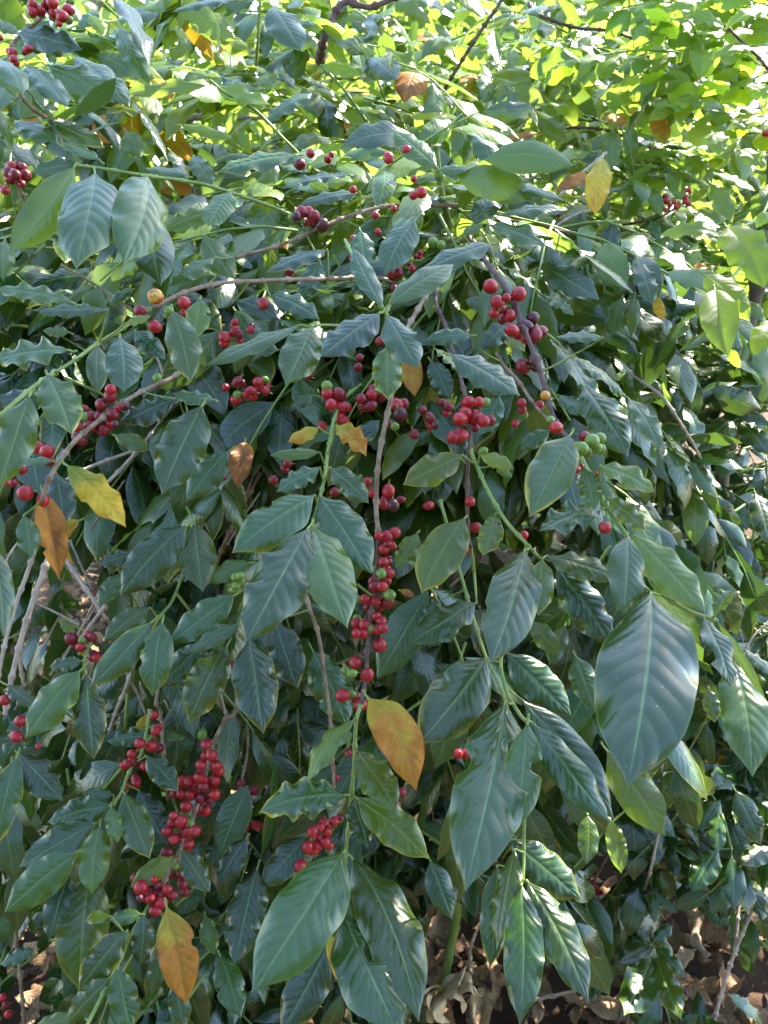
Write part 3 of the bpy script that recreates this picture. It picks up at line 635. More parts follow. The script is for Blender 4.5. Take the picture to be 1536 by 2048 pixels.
add('r', [
 (770,95,858,200,56,1.6,'cw',dict(bright=.7)),(1205,315,1190,432,52,1.18,'y',dict(age=.0)),(1185,350,1110,385,32,1.36,'nw',dict(age=.8)),(1225,258,1225,336,38,1.5,'b',dict(bright=.55)),
 (1330,290,1308,222,38,1.7,'ye',dict(age=.5)),(1370,310,1425,366,42,1.55,'bw',dict(bright=.6)),(1420,365,1465,446,40,1.5,'bwe',dict(bright=.6)),
 (1280,100,1243,136,40,2.0,'s',dict()),(1340,110,1370,158,28,1.9,'g',dict(u=1.)),(1300,165,1352,222,26,1.8,'s',dict()),(990,175,945,242,40,1.9,'g',dict(u=1.)),
 (750,210,803,250,42,1.7,'g',dict(u=1.)),(985,55,1005,140,42,2.0,'b',dict(roll=160)),(1070,10,1080,88,32,2.0,'c',dict()),(905,0,885,40,46,2.1,'b',dict()),(850,60,890,112,52,2.0,'b',dict()),
 (1410,200,1450,270,44,1.6,'s',dict()),(1520,200,1480,260,40,1.6,'s',dict()),(1165,270,1190,330,34,1.7,'s',dict()),(1060,270,1095,320,36,1.7,'s',dict()),
 (840,220,905,248,40,1.6,'s',dict()),(760,330,800,350,40,1.5,'g',dict(u=1.)),(900,180,870,150,36,1.9,'c',dict()),(1100,300,1140,340,44,1.6,'b',dict(bright=.6)),
 (1010,220,1050,200,30,1.9,'c',dict()),(1125,200,1165,190,30,1.9,'c',dict()),(1230,200,1280,190,34,1.8,'c',dict()),(1250,220,1290,230,34,1.8,'y',dict()),
 (1190,130,1165,170,34,2.0,'c',dict()),(1300,80,1330,130,34,2.0,'c',dict()),(1225,330,1260,370,34,1.5,'s',dict()),(1200,345,1255,300,40,1.6,'b',dict()),
 (1130,150,1135,190,30,2.0,'s',dict()),(1080,120,1110,130,30,2.1,'s',dict()),(1050,130,1020,170,34,2.1,'b',dict()),(960,120,1000,150,40,2.1,'b',dict()),
 (1060,500,1060,440,40,1.4,'b',dict()),(1230,440,1210,520,42,1.5,'d',dict()),(1300,440,1320,480,50,1.55,'d',dict()),(1160,480,1195,500,50,1.5,'g',dict(u=.9)),
 (1320,530,1400,500,44,1.45,'s',dict()),(1400,500,1370,540,30,1.45,'c',dict()),(1415,535,1380,545,24,1.4,'nw',dict(age=.7)),(1280,390,1250,440,44,1.6,'b',dict()),
 (1200,480,1230,560,50,1.5,'b',dict()),(1340,470,1300,530,44,1.5,'g',dict(u=.9)),(1170,600,1210,560,40,1.5,'d',dict()),(1330,640,1290,700,50,1.6,'d',dict()),
 (1190,540,1240,520,30,1.5,'c',dict()),(1050,430,1110,440,34,1.4,'c',dict()),
])
add('b', [
 (1455,455,1528,577,90,1.0,'l',dict(u=.6)),(1440,472,1320,472,46,1.02,'l',dict(u=.9)),(1545,430,1512,456,34,1.0,'l',dict()),(1425,265,1440,310,54,1.3,'l',dict(u=1.)),
 (1448,55,1333,42,50,1.4,'l',dict(u=.8)),(1540,25,1448,60,42,1.38,'l',dict(u=.8)),(1400,-5,1340,26,44,1.45,'l',dict(u=.5)),(1510,100,1418,122,38,1.4,'l',dict(u=.9)),(1375,40,1308,66,34,1.5,'l',dict(u=.8)),
 (1430,580,1455,712,74,1.0,'l',dict(u=.5)),(1545,640,1508,712,54,1.02,'l',dict()),(1410,550,1500,642,62,1.05,'le',dict(u=.5)),(1480,300,1530,340,44,1.3,'l',dict(u=.9)),
 (1500,0,1440,20,40,1.5,'l',dict()),(1460,90,1500,60,50,1.5,'l',dict(u=.8)),(1490,170,1540,200,50,1.5,'l',dict(u=.9)),(1400,100,1400,160,50,1.5,'l',dict(u=.9)),(1360,200,1410,220,36,1.5,'l',dict(u=1.)),
 (1460,700,1480,735,24,1.05,'l',dict(roll=40)),(1500,260,1460,240,40,1.4,'l',dict(u=1.)),
])
add('s', [
 (1436,1698,1385,1785,54,1.5,'g',dict(u=.5)),(1463,1713,1468,1820,52,1.5,'g',dict(u=.4)),(1435,1628,1435,1708,34,1.5,'d',dict(u=.9)),(1470,1580,1522,1692,60,1.5,'d',dict(u=.5)),
 (1545,1695,1483,1730,42,1.5,'g',dict(u=.8)),(1410,745,1340,786,64,1.6,'gw',dict(u=.7)),(1430,745,1450,825,60,1.6,'g',dict(u=.7)),(1440,760,1500,835,50,1.6,'g',dict(u=.8)),
 (1470,840,1395,906,64,1.55,'g',dict(u=.6)),(1478,840,1542,912,48,1.55,'g',dict(u=.8)),(1510,985,1540,1092,48,1.2,'g',dict(u=.8)),(1410,1560,1390,1590,60,1.6,'be',dict()),
 (1440,1600,1400,1660,60,1.55,'d',dict(u=.5)),(1460,1640,1500,1740,50,1.58,'d',dict(u=.5)),(1360,1560,1340,1640,56,1.7,'d',dict(u=.9)),(1300,1700,1330,1760,44,1.7,'d',dict(u=.8)),
 (1500,1780,1540,1850,50,1.6,'d',dict()),(1290,1730,1250,1790,44,1.7,'d',dict(u=.8)),(1230,1650,1280,1690,40,1.7,'d',dict(u=.9)),(1460,1850,1410,1830,50,1.75,'d',dict()),
])
add('t', [(1308,1785,1356,1826,30,1.58,'g',dict(bright=.25)),(1305,1790,1309,1846,26,1.58,'g',dict(bright=.25)),(1302,1787,1266,1802,38,1.59,'d',dict()),(1300,1780,1330,1765,22,1.6,'g',dict())])
add('v', [(1305,1910,1248,2032,68,1.5,'gw',dict(u=1.)),(1311,1913,1363,2040,58,1.5,'gw',dict(u=1.)),(1310,1893,1370,1956,52,1.52,'g',dict(u=.9)),(1300,1890,1236,1925,46,1.53,'g',dict(u=.8)),
 (1300,1885,1270,1850,40,1.55,'gw',dict()),(1305,1885,1345,1850,40,1.55,'g',dict())])

HALF_CACHE = {}
def leaf_normal(B, T, kind, o):
    c = 0.5 * (B + T)
    view = nrm(CAM - c)
    if 's' in kind: n = nrm(view + SUN) + 0.12 * rng.normal(size=3)
    else: n = nrm(view * (1.0 - 0.35 * o.get('u', 0.45)) + ZUP * (0.3 + 0.9 * o.get('u', 0.45)) + 0.10 * rng.normal(size=3))
    ax = nrm(T - B)
    n = nrm(n - ax * (n @ ax))
    a = R(o.get('roll', 0))
    if a: n = n * math.cos(a) + np.cross(ax, n) * math.sin(a)
    return n, view

def hero_leaf(row, part, mb=None):
    key, bx, by, tx, ty, w, d, kind, o = row
    if kind[0] in 'on': o = dict(dict(fold=rng.uniform(.2, .7), ar=rng.uniform(.08, .16)), **o)
    if key == 'b': o = dict(dict(fold=rng.uniform(.1, .5), ar=rng.uniform(.06, .16)), **o)
    if key == 'l' or kind[0] in 'd': o = dict(o, u=o.get('u', .45) * .5)
    S = SHRUBS[key]
    B = at(bx, by, d)
    L0 = math.hypot(tx - bx, ty - by) * d / FPX
    down = (ty - by) / (math.hypot(tx - bx, ty - by) + 1e-6)
    T = at(tx, ty, d + L0 * (-down * (0.2 + 0.8 * o.get('u', .45)) + rng.uniform(-.1, .1)))
    n, view = leaf_normal(B, T, kind, o)
    vis = abs(n @ view)
    W = w * 0.5 * (d + proj(T)[2]) / FPX / max(0.92, vis)
    L = np.linalg.norm(T - B)
    W = min(W * .9, 0.47 * L if key != 'b' else 0.62 * L)
    wavy, q = 'w' in kind, 'q' in kind
    k = kind[0]
    mat = M_LEAF
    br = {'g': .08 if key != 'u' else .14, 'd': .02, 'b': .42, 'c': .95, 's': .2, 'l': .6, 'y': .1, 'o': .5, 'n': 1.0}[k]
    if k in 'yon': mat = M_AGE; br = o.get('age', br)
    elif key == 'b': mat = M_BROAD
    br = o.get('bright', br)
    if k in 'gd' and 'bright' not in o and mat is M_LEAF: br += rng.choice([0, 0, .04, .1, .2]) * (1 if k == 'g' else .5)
    edge = 0.9 if 'e' in kind else (0.25 if k == 'c' else rng.choice([0, 0, 0, .3]))
    if mat is M_AGE: edge = o.get('eb', 0.0 if k == 'n' else .5)
    attr = (min(1, max(-.3, br + rng.uniform(-.03, .03))), rng.uniform(0, 1), edge, 0.22)
    rbites = [(rng.uniform(.2, .85), rng.choice([-1, 1]), rng.uniform(.1, .3), rng.uniform(.03, .06)) for _ in range(rng.choice([0, 0, 0, 1, 2]))]
    own = mb is None
    if own: mb = MB()
    big = w * L0 * FPX / d > 5000
    kw = dict(nu=60 if big else 36, nv=16 if big else 10, quilt=(0.019 if q else 0.007 if key in 'mls' else .003) * W * (1 if key != 'b' else .3),
              wave=(0.29 if wavy else 0.16) * rng.uniform(.6, 1.3), nw=rng.uniform(2.0, 4.2), fold=o.get('fold', 0.12), droop=0.32 if not wavy else .2,
              arch=o.get('ar', rng.uniform(.02, .08)), side=o.get('side', rng.uniform(-.03, .03)), bites=o.get('bites', rbites), broad=(key == 'b'), twist=rng.uniform(-.25, .25))
    leaf(mb, B, T, n, W, attr, 0, **kw)
    # petiole: short stalk back along the blade, bent to the twig when one is near
    dist, bo, bp = nearest(S, B)
    ax = nrm(T - B)
    end = B - ax * min(0.012, 0.1 * L) - n * 0.002
    if bp is not None and dist < 0.05: end = bp
    pts = catmull([end, 0.5 * (end + B) - n * 0.0015, B, B + ax * 0.03 * L], 4)
    tube(mb, pts, 0.0011 + 0.004 * W, 0.0009 + 0.003 * W, 6, (0, .5, 0, 0), 1)
    if own:
        return mb.build('leaf', [mat, M_STEM], part if part is not None else bo, B)

# largest hundred leaves of a shrub are parts of their own, the rest joins its foliage mass
by = {}
for row in LEAVES: by.setdefault(row[0], []).append(row)
for key, rows in by.items():
    S = SHRUBS[key]
    rows.sort(key=lambda r: -(r[5] * math.hypot(r[3] - r[1], r[4] - r[2])))
    for i, row in enumerate(rows):
        d, bo, bp = nearest(S, at(row[1], row[2], row[6]))
        if i < 100:
            o = hero_leaf(row, bo)
            k = row[7][0]
            if k == 'y': o['label'] = 'yellow ageing leaf'
            elif k == 'o': o['label'] = 'orange ageing leaf'
            elif k == 'n': o['label'] = 'brown withered leaf'
            elif k == 'c': o['label'] = 'yellow-green leaf'
        elif row[7][0] not in 'yon':
            hero_leaf(row, None, S['fol'])
        else:
            hero_leaf(row, bo)

# ------------------------------------------------------------------ cherries
def cherry_mesh(kind, var):
    mb = MB()
    nu, nv = 18, 24
    th = np.linspace(0, math.pi, nu + 1)[:, None]; ph = np.linspace(0, 2 * math.pi, nv, endpoint=False)[None]
    el = (1.08, 1.22, 1.0)[var]
    x = np.sin(th) * np.cos(ph); y = np.sin(th) * np.sin(ph) * (0.96, .92, 1.0)[var]; z = np.cos(th) * el + 0 * ph
    rr = np.sqrt(x ** 2 + y ** 2)
    z = np.where((z > 0) & (rr < .3), z - 0.07 * np.exp(-(rr / .10) ** 2) + 0.02 * np.exp(-((rr - .18) / .05) ** 2), z)
    V = np.stack([x, y, z], -1).reshape(-1, 3)
    i = np.arange(nu)[:, None] * nv; j = np.arange(nv)[None]; k = (j + 1) % nv
    F = np.stack([i + j, i + nv + j, i + nv + k, i + k], -1).reshape(-1, 4)
    mb.add(V, F, np.zeros((len(V), 2)), (0, .5, 0, 0), 0)
    st = catmull([(0, 0, -.95 * el), (0.03, 0.02, -1.2 * el), (0.12, .05, -1.55 * el)], 4)
    tube(mb, st, .16, .11, 6, (0, .5, 0, 0), 1)
    o = mb.build('cherry', [CH[kind], M_STEM])
    me = o.data
    bpy.data.objects.remove(o)
    return me
CM = {(k, v): cherry_mesh(k, v) for k in 'rdpgy' for v in range(3)}
CHER = []
def ch(key, depth, s):
    for t in s.split():
        c = t[-1] if t[-1].isalpha() else 'r'
        x, y, r = t.rstrip('rdpgy').split(',')
        CHER.append((key, float(x), float(y), float(r), depth, c))
ch('m', .94, '616,750,10d 763,682,11d 719,715,8d 716,735,9d 655,787,13 678,790,15d 662,809,12 683,815,13 679,835,12 644,852,10 722,797,11d 739,812,13d 747,779,13d 761,794,12d')
ch('m', .91, '807,807,11d 801,829,15p 781,848,10d 790,853,9g 828,868,10d 734,964,10 747,986,11 777,983,13 767,1009,11 787,1011,12p 669,984,10d 575,927,10d 855,1012,9 802,999,8d 547,960,10d 570,938,9d 860,835,10d 845,820,9d 870,850,9p')
ch('m', .845, '774,1072,12 757,1072,9 768,1098,11 775,1089,9d 767,1124,11 777,1122,8d 763,1147,11g 779,1147,11 749,1173,13d 765,1173,11 730,1198,10 750,1202,11 773,1205,14d 735,1214,9d 712,1246,11 730,1250,12 713,1267,10 727,1268,10 762,1241,11 752,1260,11 766,1257,11 759,1290,15 711,1325,13 734,1350,14 704,1347,10g 685,1391,14 704,1388,8g 721,1410,13 737,1407,10')
ch('m', .93, '981,573,15 1038,588,15 994,603,13 998,615,15d 1013,596,9 1019,632,13 1024,661,14 1050,652,14p 1066,636,13p 1071,669,14d 1052,677,11 1068,655,10d 1046,733,16d 1069,719,13p 1072,735,10p')
ch('m', .79, '1112,855,14 1101,840,9g 1169,873,12d 1184,882,15g 1164,897,14g 1138,896,10g 1194,897,11g 1153,915,8 1151,938,10 1193,950,8 1210,1055,13 1090,791,10y')
ch('m', .95, '1078,811,10 1043,806,10 1045,820,8 1030,847,8 896,814,11d 884,805,9d 917,1508,10 933,1507,10 803,1585,10d 790,1610,12d 1048,1070,9 860,1010,9')
ch('m', .88, '936,805,14 958,804,11 920,838,15 951,833,15 967,842,13 923,870,14 906,875,13 947,854,11d 966,903,10g 940,1003,11 952,1055,11 925,1100,13')
ch('m', .87, '311,593,16y 337,622,10g 368,605,13 367,626,7 310,653,13 281,623,13d')
ch('m', .98, '527,607,11 449,675,13 469,663,10 479,669,9d 470,644,8 501,660,8 315,757,10g 451,775,8 475,764,11d 516,764,11 503,782,10 494,789,10 471,799,11 530,775,11d 519,779,10d 450,940,11d 445,952,10d')
ch('m', 1.03, '604,424,12d 628,435,13d 593,433,10p 645,451,13p 626,447,9p 842,385,12 827,391,9 828,358,7 706,379,8 750,430,8 788,417,7 778,499,11p 866,485,11g 882,490,9g 579,542,11d 795,546,12d 790,518,12g 785,553,9d 788,576,8d 824,537,7 707,478,8 756,464,7 841,506,6 838,514,6 702,518,6d')
ch('u', 1.2, '600,329,12d 621,307,9 656,319,8 663,310,6')
ch('m', 1.1, '813,300,10 777,316,11 833,309,7')
ch('m', .98, '650,1645,9 640,1655,9 668,1643,10 635,1690,11 650,1683,11 625,1663,11 615,1693,11 655,1663,10 630,1700,9 600,1730,13 672,1555,9d 697,1505,9d 465,1330,9d')
ch('l', 1.0, '309,1430,9 311,1462,10 280,1487,11 303,1492,12 264,1508,10 256,1527,10 270,1526,10d 291,1532,11 273,1566,10 254,1572,8')
ch('l', .985, '412,1489,11 423,1510,12 402,1530,11 432,1532,12 366,1562,11 379,1562,11 399,1555,12 429,1561,12 407,1573,11d 364,1588,11 380,1589,10 401,1596,12d 429,1588,12 372,1613,12 396,1618,12d 420,1601,9d')
ch('l', .95, '347,1632,9 362,1643,13 345,1646,11 333,1663,10 371,1665,12 390,1662,12 348,1678,11 378,1688,11 335,1704,11d 352,1718,11d 343,1747,11d 362,1748,8d 365,1769,11d')
ch('l', .9, '282,1775,15 302,1797,11 323,1805,14 310,1822,11 344,1789,11d 316,1772,10d 280,1797,8p')
ch('l', 1.06, '404,1469,10g 483,1567,9d 506,1581,10d 496,1599,9 487,1613,9 475,1625,10d 491,1652,10 510,1650,9')
ch('l', .88, '221,793,13d 202,810,12d 165,826,12d 168,820,11d 180,833,11d 199,833,12d 226,828,13d 180,853,14d 208,858,13d 159,877,14d 151,855,9 251,813,9p 230,849,8p 76,895,13 94,903,14 100,922,10d')
ch('l', .83, '43,939,11 23,948,10d 50,986,16 86,1000,12 27,965,9d')
ch('l', .98, '143,1278,13d 184,1276,10d 161,1295,10 186,1312,11d 164,1281,8g 167,1303,5g')
ch('l', .93, '10,1400,11 21,1391,7 41,1442,12 33,1473,12 76,1493,5')
ch('l', .93, '470,1155,9g 480,1152,9g 472,1172,9g 467,1180,9g 482,1165,8g')
ch('l', 1.1, '5,1995,8 17,2028,8 12,2010,7d')
ch('u', 1.12, '105,5,12 80,22,11 107,27,10 125,33,12 137,20,12 65,8,9 95,0,10 118,47,7 90,12,9d 55,98,8 25,105,9 27,118,8 60,98,7 0,75,6')
ch('u', 1.16, '10,380,9 30,350,12d 50,350,12d 18,345,12d 38,362,10d 45,335,10d')
ch('r', 1.52, '1377,380,6 1371,402,6 1377,408,6 1352,414,6 1333,402,7 1321,413,7 1349,404,5 1330,420,5 1365,607,6d 1376,617,7d 1532,267,7 1120,430,7d 1370,395,5 1340,412,5')
ch('s', 1.68, '1180,1728,5 1185,1765,6 1195,1783,6 1202,1785,5 1178,1760,5 1187,1772,5 1172,1720,5 1190,1745,5d')
extra = []
for c in CHER:
    near_ = [e for e in CHER if e[0] == c[0] and math.hypot(e[1] - c[1], e[2] - c[2]) < 45]
    if len(near_) >= 4 and random.random() < .8:
        a = random.uniform(0, 6.28); q_ = random.uniform(.8, 1.5) * c[3]
        extra.append((c[0], c[1] + math.cos(a) * q_, c[2] + math.sin(a) * q_, c[3] * random.uniform(.7, .95), c[4] + .014, random.choice('ddrrg' if c[5] != 'g' else 'gg')))
CHER += extra
by = {}
for c in CHER: by.setdefault(c[0], []).append(c)
for key, rows in by.items():
    S = SHRUBS[key]
    rows.sort(key=lambda c: -c[3])
    rest = MB()
    for i, (_, x, y, r, d, c) in enumerate(rows):
        var = random.randrange(3)
        dd = d + random.uniform(-.012, .012) + (0.012 if c == 'd' else 0)
        P = at(x, y, dd); rad = r * dd / FPX
        dist, bo, bp = nearest(S, P)
        ax = nrm((P - bp) if bp is not None and dist > 1e-4 else -FWD) * 0.8 + 0.6 * nrm(CAM - P) + 0.35 * rng.normal(size=3)
        q = Vector(nrm(ax)).to_track_quat('Z', 'Y')
        me = CM[(c, var)]
        if i < 100:
            o = link('cherry', me, bo, P)
            o.rotation_mode = 'QUATERNION'; o.rotation_quaternion = q; o.scale = (rad,) * 3
            if c == 'g': o['label'] = 'unripe green cherry'
            elif c == 'y': o['label'] = 'half-ripe yellow cherry'
            elif c == 'p': o['label'] = 'overripe purple cherry'
        else:
            M4 = Matrix.LocRotScale(Vector(P), q, (rad,) * 3)
            V = np.array([M4 @ v.co for v in me.vertices]); F = np.array([list(p.vertices) for p in me.polygons])
            mi = {'r': 0, 'd': 1, 'p': 2, 'g': 3, 'y': 4}[c]
            ks = np.array([p.material_index for p in me.polygons])
            rest.add(V, F, np.zeros((len(V), 2)), (0, .5, 0, 0), 0)
            rest.mi[-1] = np.where(ks == 1, 5, mi).astype(np.int32)
    if rest.n:
        o = rest.build('small_cherries', [CH['r'], CH['d'], CH['p'], CH['g'], CH['y'], M_STEM], S['root'], S['base'])
        o['kind'] = 'stuff'

# ------------------------------------------------------------------ filling foliage: sprays of opposite leaves
def spray(S, P0, dirv, length, Lr, attr_fn, dmin, gaps=(), droop=0.6, mat=0, wr=.40, broad=False, upn=.8, res=(10, 4), tw=True, age=.002):
    mb = S['fol']
    nseg = max(4, int(length / 0.045))
    pts = [P0]; d = nrm(dirv)
    for i in range(nseg):
        d = nrm(d + np.array([0, 0, -droop / nseg]) + rng.normal(0, .07, 3))
        pts.append(pts[-1] + d * (length / nseg))
    pts = np.array(pts)
    x, y, dep = proj(pts[nseg // 2])
    twig_ok = tw and dep > dmin and not any(a < x < c and b < y < e for a, b, c, e in gaps)
    placed = 0
    s0 = nrm(np.cross(d, ZUP + 0.01)) if abs(d[2]) < .95 else np.array([1.0, 0, 0])
    for i in range(1, nseg + 1):
        t = nrm(pts[i] - pts[i - 1])
        s = nrm(np.cross(t, nrm(ZUP + .25 * rng.normal(size=3))))
        for sg in (-1, 1):
            if rng.random() < .1: continue
            k = i / nseg
            ax = nrm(sg * s * (1.0 - .5 * k) + t * (0.55 + .5 * k) + np.array([0, 0, -rng.uniform(.1, .75)]) + .2 * rng.normal(size=3))
            L = rng.uniform(*Lr) * (1 if i < nseg else .75)
            B = pts[i] + ax * .006; T = B + ax * L
            x, y, dep = proj(0.5 * (B + T)); dep2 = proj(T)[2]
            if min(dep, dep2) < dmin: continue
            if any(a < x < c and b < y < e for a, b, c, e in gaps): continue
            if x < -350 or x > 1900 or y < -300 or y > 2400 or min(B[2], T[2]) < .03: continue
            n = nrm(ZUP * upn + nrm(CAM - B) * .35 + .3 * rng.normal(size=3))
            placed += 1
            ag = rng.random() < age
            leaf(mb, B, T, n, L * wr * rng.uniform(.8, 1.2), (rng.uniform(0, .8), rng.random(), .6, .3) if ag else attr_fn(), 2 if ag else mat, nu=res[0], nv=res[1], wave=rng.uniform(.04, .26), nw=rng.uniform(1.8, 3.8),
                 fold=rng.uniform(0, .3), droop=.3, arch=rng.uniform(.03, .14), side=rng.uniform(-.05, .05), broad=broad, twist=rng.uniform(-.5, .5))
    if twig_ok and placed > 1.1 * nseg:
        tube(mb, pts, 0.0022, 0.0011, 5, (0, .5, 0, 0), 1)

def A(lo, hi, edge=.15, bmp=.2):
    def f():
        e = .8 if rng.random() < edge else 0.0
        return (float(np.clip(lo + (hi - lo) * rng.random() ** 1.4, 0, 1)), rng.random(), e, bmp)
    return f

GAPS = [(60, 1080, 230, 1290), (830, 1800, 1010, 2100), (950, 1880, 1180, 2100), (1165, 1700, 1255, 1800), (1330, 1830, 1460, 2000), (1180, 1960, 1260, 2060), (0, 1850, 110, 2060)]
def fill(key, n, xr, yr, dr, dmin, Lr, attr_fn, dirs, length=(.18, .34), gaps=GAPS, droop=.7, **kw):
    S = SHRUBS[key]
    for _ in range(n):
        px, py = rng.uniform(*xr), rng.uniform(*yr)
        d = rng.uniform(*dr) if callable(dr) is False else dr(px, py)
        P0 = at(px, py, d)
        if P0[2] < .08: continue
        dv = np.array(dirs) + np.array([rng.normal(0, .7), rng.normal(0, .35), rng.normal(0, .35)])
        spray(S, P0, dv, rng.uniform(*length), Lr, attr_fn, dmin, gaps, droop, **kw)

# shaded interior of the arching shrub and its neighbour
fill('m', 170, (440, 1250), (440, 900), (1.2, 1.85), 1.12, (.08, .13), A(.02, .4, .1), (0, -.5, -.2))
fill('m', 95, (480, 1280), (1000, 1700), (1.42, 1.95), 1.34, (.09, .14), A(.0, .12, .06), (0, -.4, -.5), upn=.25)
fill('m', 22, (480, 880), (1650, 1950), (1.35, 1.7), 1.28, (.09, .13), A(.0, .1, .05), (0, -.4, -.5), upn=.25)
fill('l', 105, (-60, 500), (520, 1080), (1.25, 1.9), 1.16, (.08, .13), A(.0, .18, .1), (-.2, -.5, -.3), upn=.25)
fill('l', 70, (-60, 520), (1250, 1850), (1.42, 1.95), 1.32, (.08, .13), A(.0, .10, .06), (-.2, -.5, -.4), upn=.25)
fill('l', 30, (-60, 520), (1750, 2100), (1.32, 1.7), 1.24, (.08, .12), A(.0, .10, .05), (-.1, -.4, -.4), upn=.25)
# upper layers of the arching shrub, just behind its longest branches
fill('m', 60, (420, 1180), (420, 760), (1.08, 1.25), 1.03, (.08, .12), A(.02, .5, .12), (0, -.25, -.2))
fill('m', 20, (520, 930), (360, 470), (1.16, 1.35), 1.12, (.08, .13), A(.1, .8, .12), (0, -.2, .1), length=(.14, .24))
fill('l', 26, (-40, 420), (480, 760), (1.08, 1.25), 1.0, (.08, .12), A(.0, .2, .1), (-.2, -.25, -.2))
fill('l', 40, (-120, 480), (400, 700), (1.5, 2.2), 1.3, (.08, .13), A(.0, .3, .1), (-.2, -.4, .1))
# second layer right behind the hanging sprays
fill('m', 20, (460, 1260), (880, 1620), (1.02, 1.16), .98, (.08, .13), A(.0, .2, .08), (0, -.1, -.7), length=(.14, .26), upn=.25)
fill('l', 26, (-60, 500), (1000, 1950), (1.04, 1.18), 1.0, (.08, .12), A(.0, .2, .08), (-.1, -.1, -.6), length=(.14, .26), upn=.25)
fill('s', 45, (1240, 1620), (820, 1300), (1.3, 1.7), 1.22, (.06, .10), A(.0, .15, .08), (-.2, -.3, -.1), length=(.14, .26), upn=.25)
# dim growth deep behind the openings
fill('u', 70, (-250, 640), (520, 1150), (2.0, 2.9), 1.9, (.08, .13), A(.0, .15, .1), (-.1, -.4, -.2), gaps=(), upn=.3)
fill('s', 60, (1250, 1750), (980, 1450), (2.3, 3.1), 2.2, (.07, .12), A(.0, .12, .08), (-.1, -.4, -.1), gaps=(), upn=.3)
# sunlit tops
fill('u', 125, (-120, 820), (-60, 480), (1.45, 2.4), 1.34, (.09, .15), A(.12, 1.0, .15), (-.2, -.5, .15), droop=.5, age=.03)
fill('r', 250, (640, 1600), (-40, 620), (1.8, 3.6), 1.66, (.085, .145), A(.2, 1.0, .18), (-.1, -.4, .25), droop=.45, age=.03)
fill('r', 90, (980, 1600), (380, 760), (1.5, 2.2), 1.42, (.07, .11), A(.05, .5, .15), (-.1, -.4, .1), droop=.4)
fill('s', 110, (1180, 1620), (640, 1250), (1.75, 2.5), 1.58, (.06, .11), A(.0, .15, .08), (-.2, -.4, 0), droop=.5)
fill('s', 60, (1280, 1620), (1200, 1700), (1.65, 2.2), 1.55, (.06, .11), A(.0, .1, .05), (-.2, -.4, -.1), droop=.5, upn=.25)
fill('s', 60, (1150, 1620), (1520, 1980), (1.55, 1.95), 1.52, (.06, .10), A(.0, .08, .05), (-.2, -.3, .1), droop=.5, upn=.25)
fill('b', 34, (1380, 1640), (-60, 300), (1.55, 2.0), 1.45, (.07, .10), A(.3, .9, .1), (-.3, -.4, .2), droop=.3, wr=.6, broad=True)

for key, S in SHRUBS.items():
    if S['fol'].n:
        o = S['fol'].build('foliage', [M_BROAD if key == 'b' else M_LEAF, M_STEM, M_AGE], S['root'], S['base'])
        o['kind'] = 'stuff'

# ------------------------------------------------------------------ trees behind
def tree(x, y, h, rad, label, dens=900, att=A(.25, .9, .05), lean=0.0):
    root = thing('tree', label, 'tree', (x, y, 0), 'trees behind the coffee shrubs')
    mb = MB()
    tops = []
    tube(mb, resample([(x, y, -.1), (x + lean * .4, y, h * .3), (x + lean, y + .1, h * .62), (x + lean, y + .1, h * .9)], .08), .09, .03, 10, jit=.004)
    for k in range(9):
        a = rng.uniform(0, 6.28); z = h * rng.uniform(.25, .7)
        e = np.array([x + lean * z / h + math.cos(a) * rad * .9, y + math.sin(a) * rad * .8, z + h * rng.uniform(.05, .3)])
        b = np.array([x + lean * z / h, y + .05, z])
        tube(mb, resample([b, (b + e) / 2 + [0, 0, .12], e], .07), .03, .008, 7, jit=.003)
        tops.append((b, e))
    mb.build('trunk', M_TRUNK, root, (x, y, 0))
    mb = MB()
    cl = [(np.array([x + lean, y, h * .62]) + np.array([rng.normal(0, rad * .5), rng.normal(0, rad * .5), rng.normal(0, h * .2)]), rng.uniform(.25, .5)) for _ in range(26)]
    for _ in range(dens):
        c, rr = cl[rng.integers(len(cl))]
        B = c + rng.normal(0, rr * .55, 3)
        if B[2] < .15: continue
        ax = nrm(rng.normal(size=3) + np.array([0, -.3, -.4])); L = rng.uniform(.09, .15)
        n = nrm(ZUP + .6 * rng.normal(size=3))
        leaf(mb, B, B + ax * L, n, L * rng.uniform(.42, .6), att(), 0, nu=6, nv=4, wave=.1, arch=.1, droop=.3)
    mb.build('crown', M_LEAF, root, (x, y, 0))

TL = ['dense green tree standing furthest behind the sunny shrubs', 'leafy tree with thin dark limbs rising behind the coffee shrubs',
      'bright tree behind the lime-green broadleaf shrub', 'tree crown filling the space above the pale shiny leaves', 'bushy tree beside the tree with dark limbs, behind the coffee shrubs']
tree(0.25, 4.6, 3.3, 1.0, TL[1], 2200, lean=.2)
tree(1.6, 5.2, 3.7, 1.2, TL[0], 2400, lean=-.2)
tree(2.4, 4.0, 3.1, .9, TL[2], 1800)
tree(-1.4, 4.4, 3.2, 1.1, TL[3], 2200)
tree(-0.5, 5.6, 3.8, 1.2, TL[4], 2400)

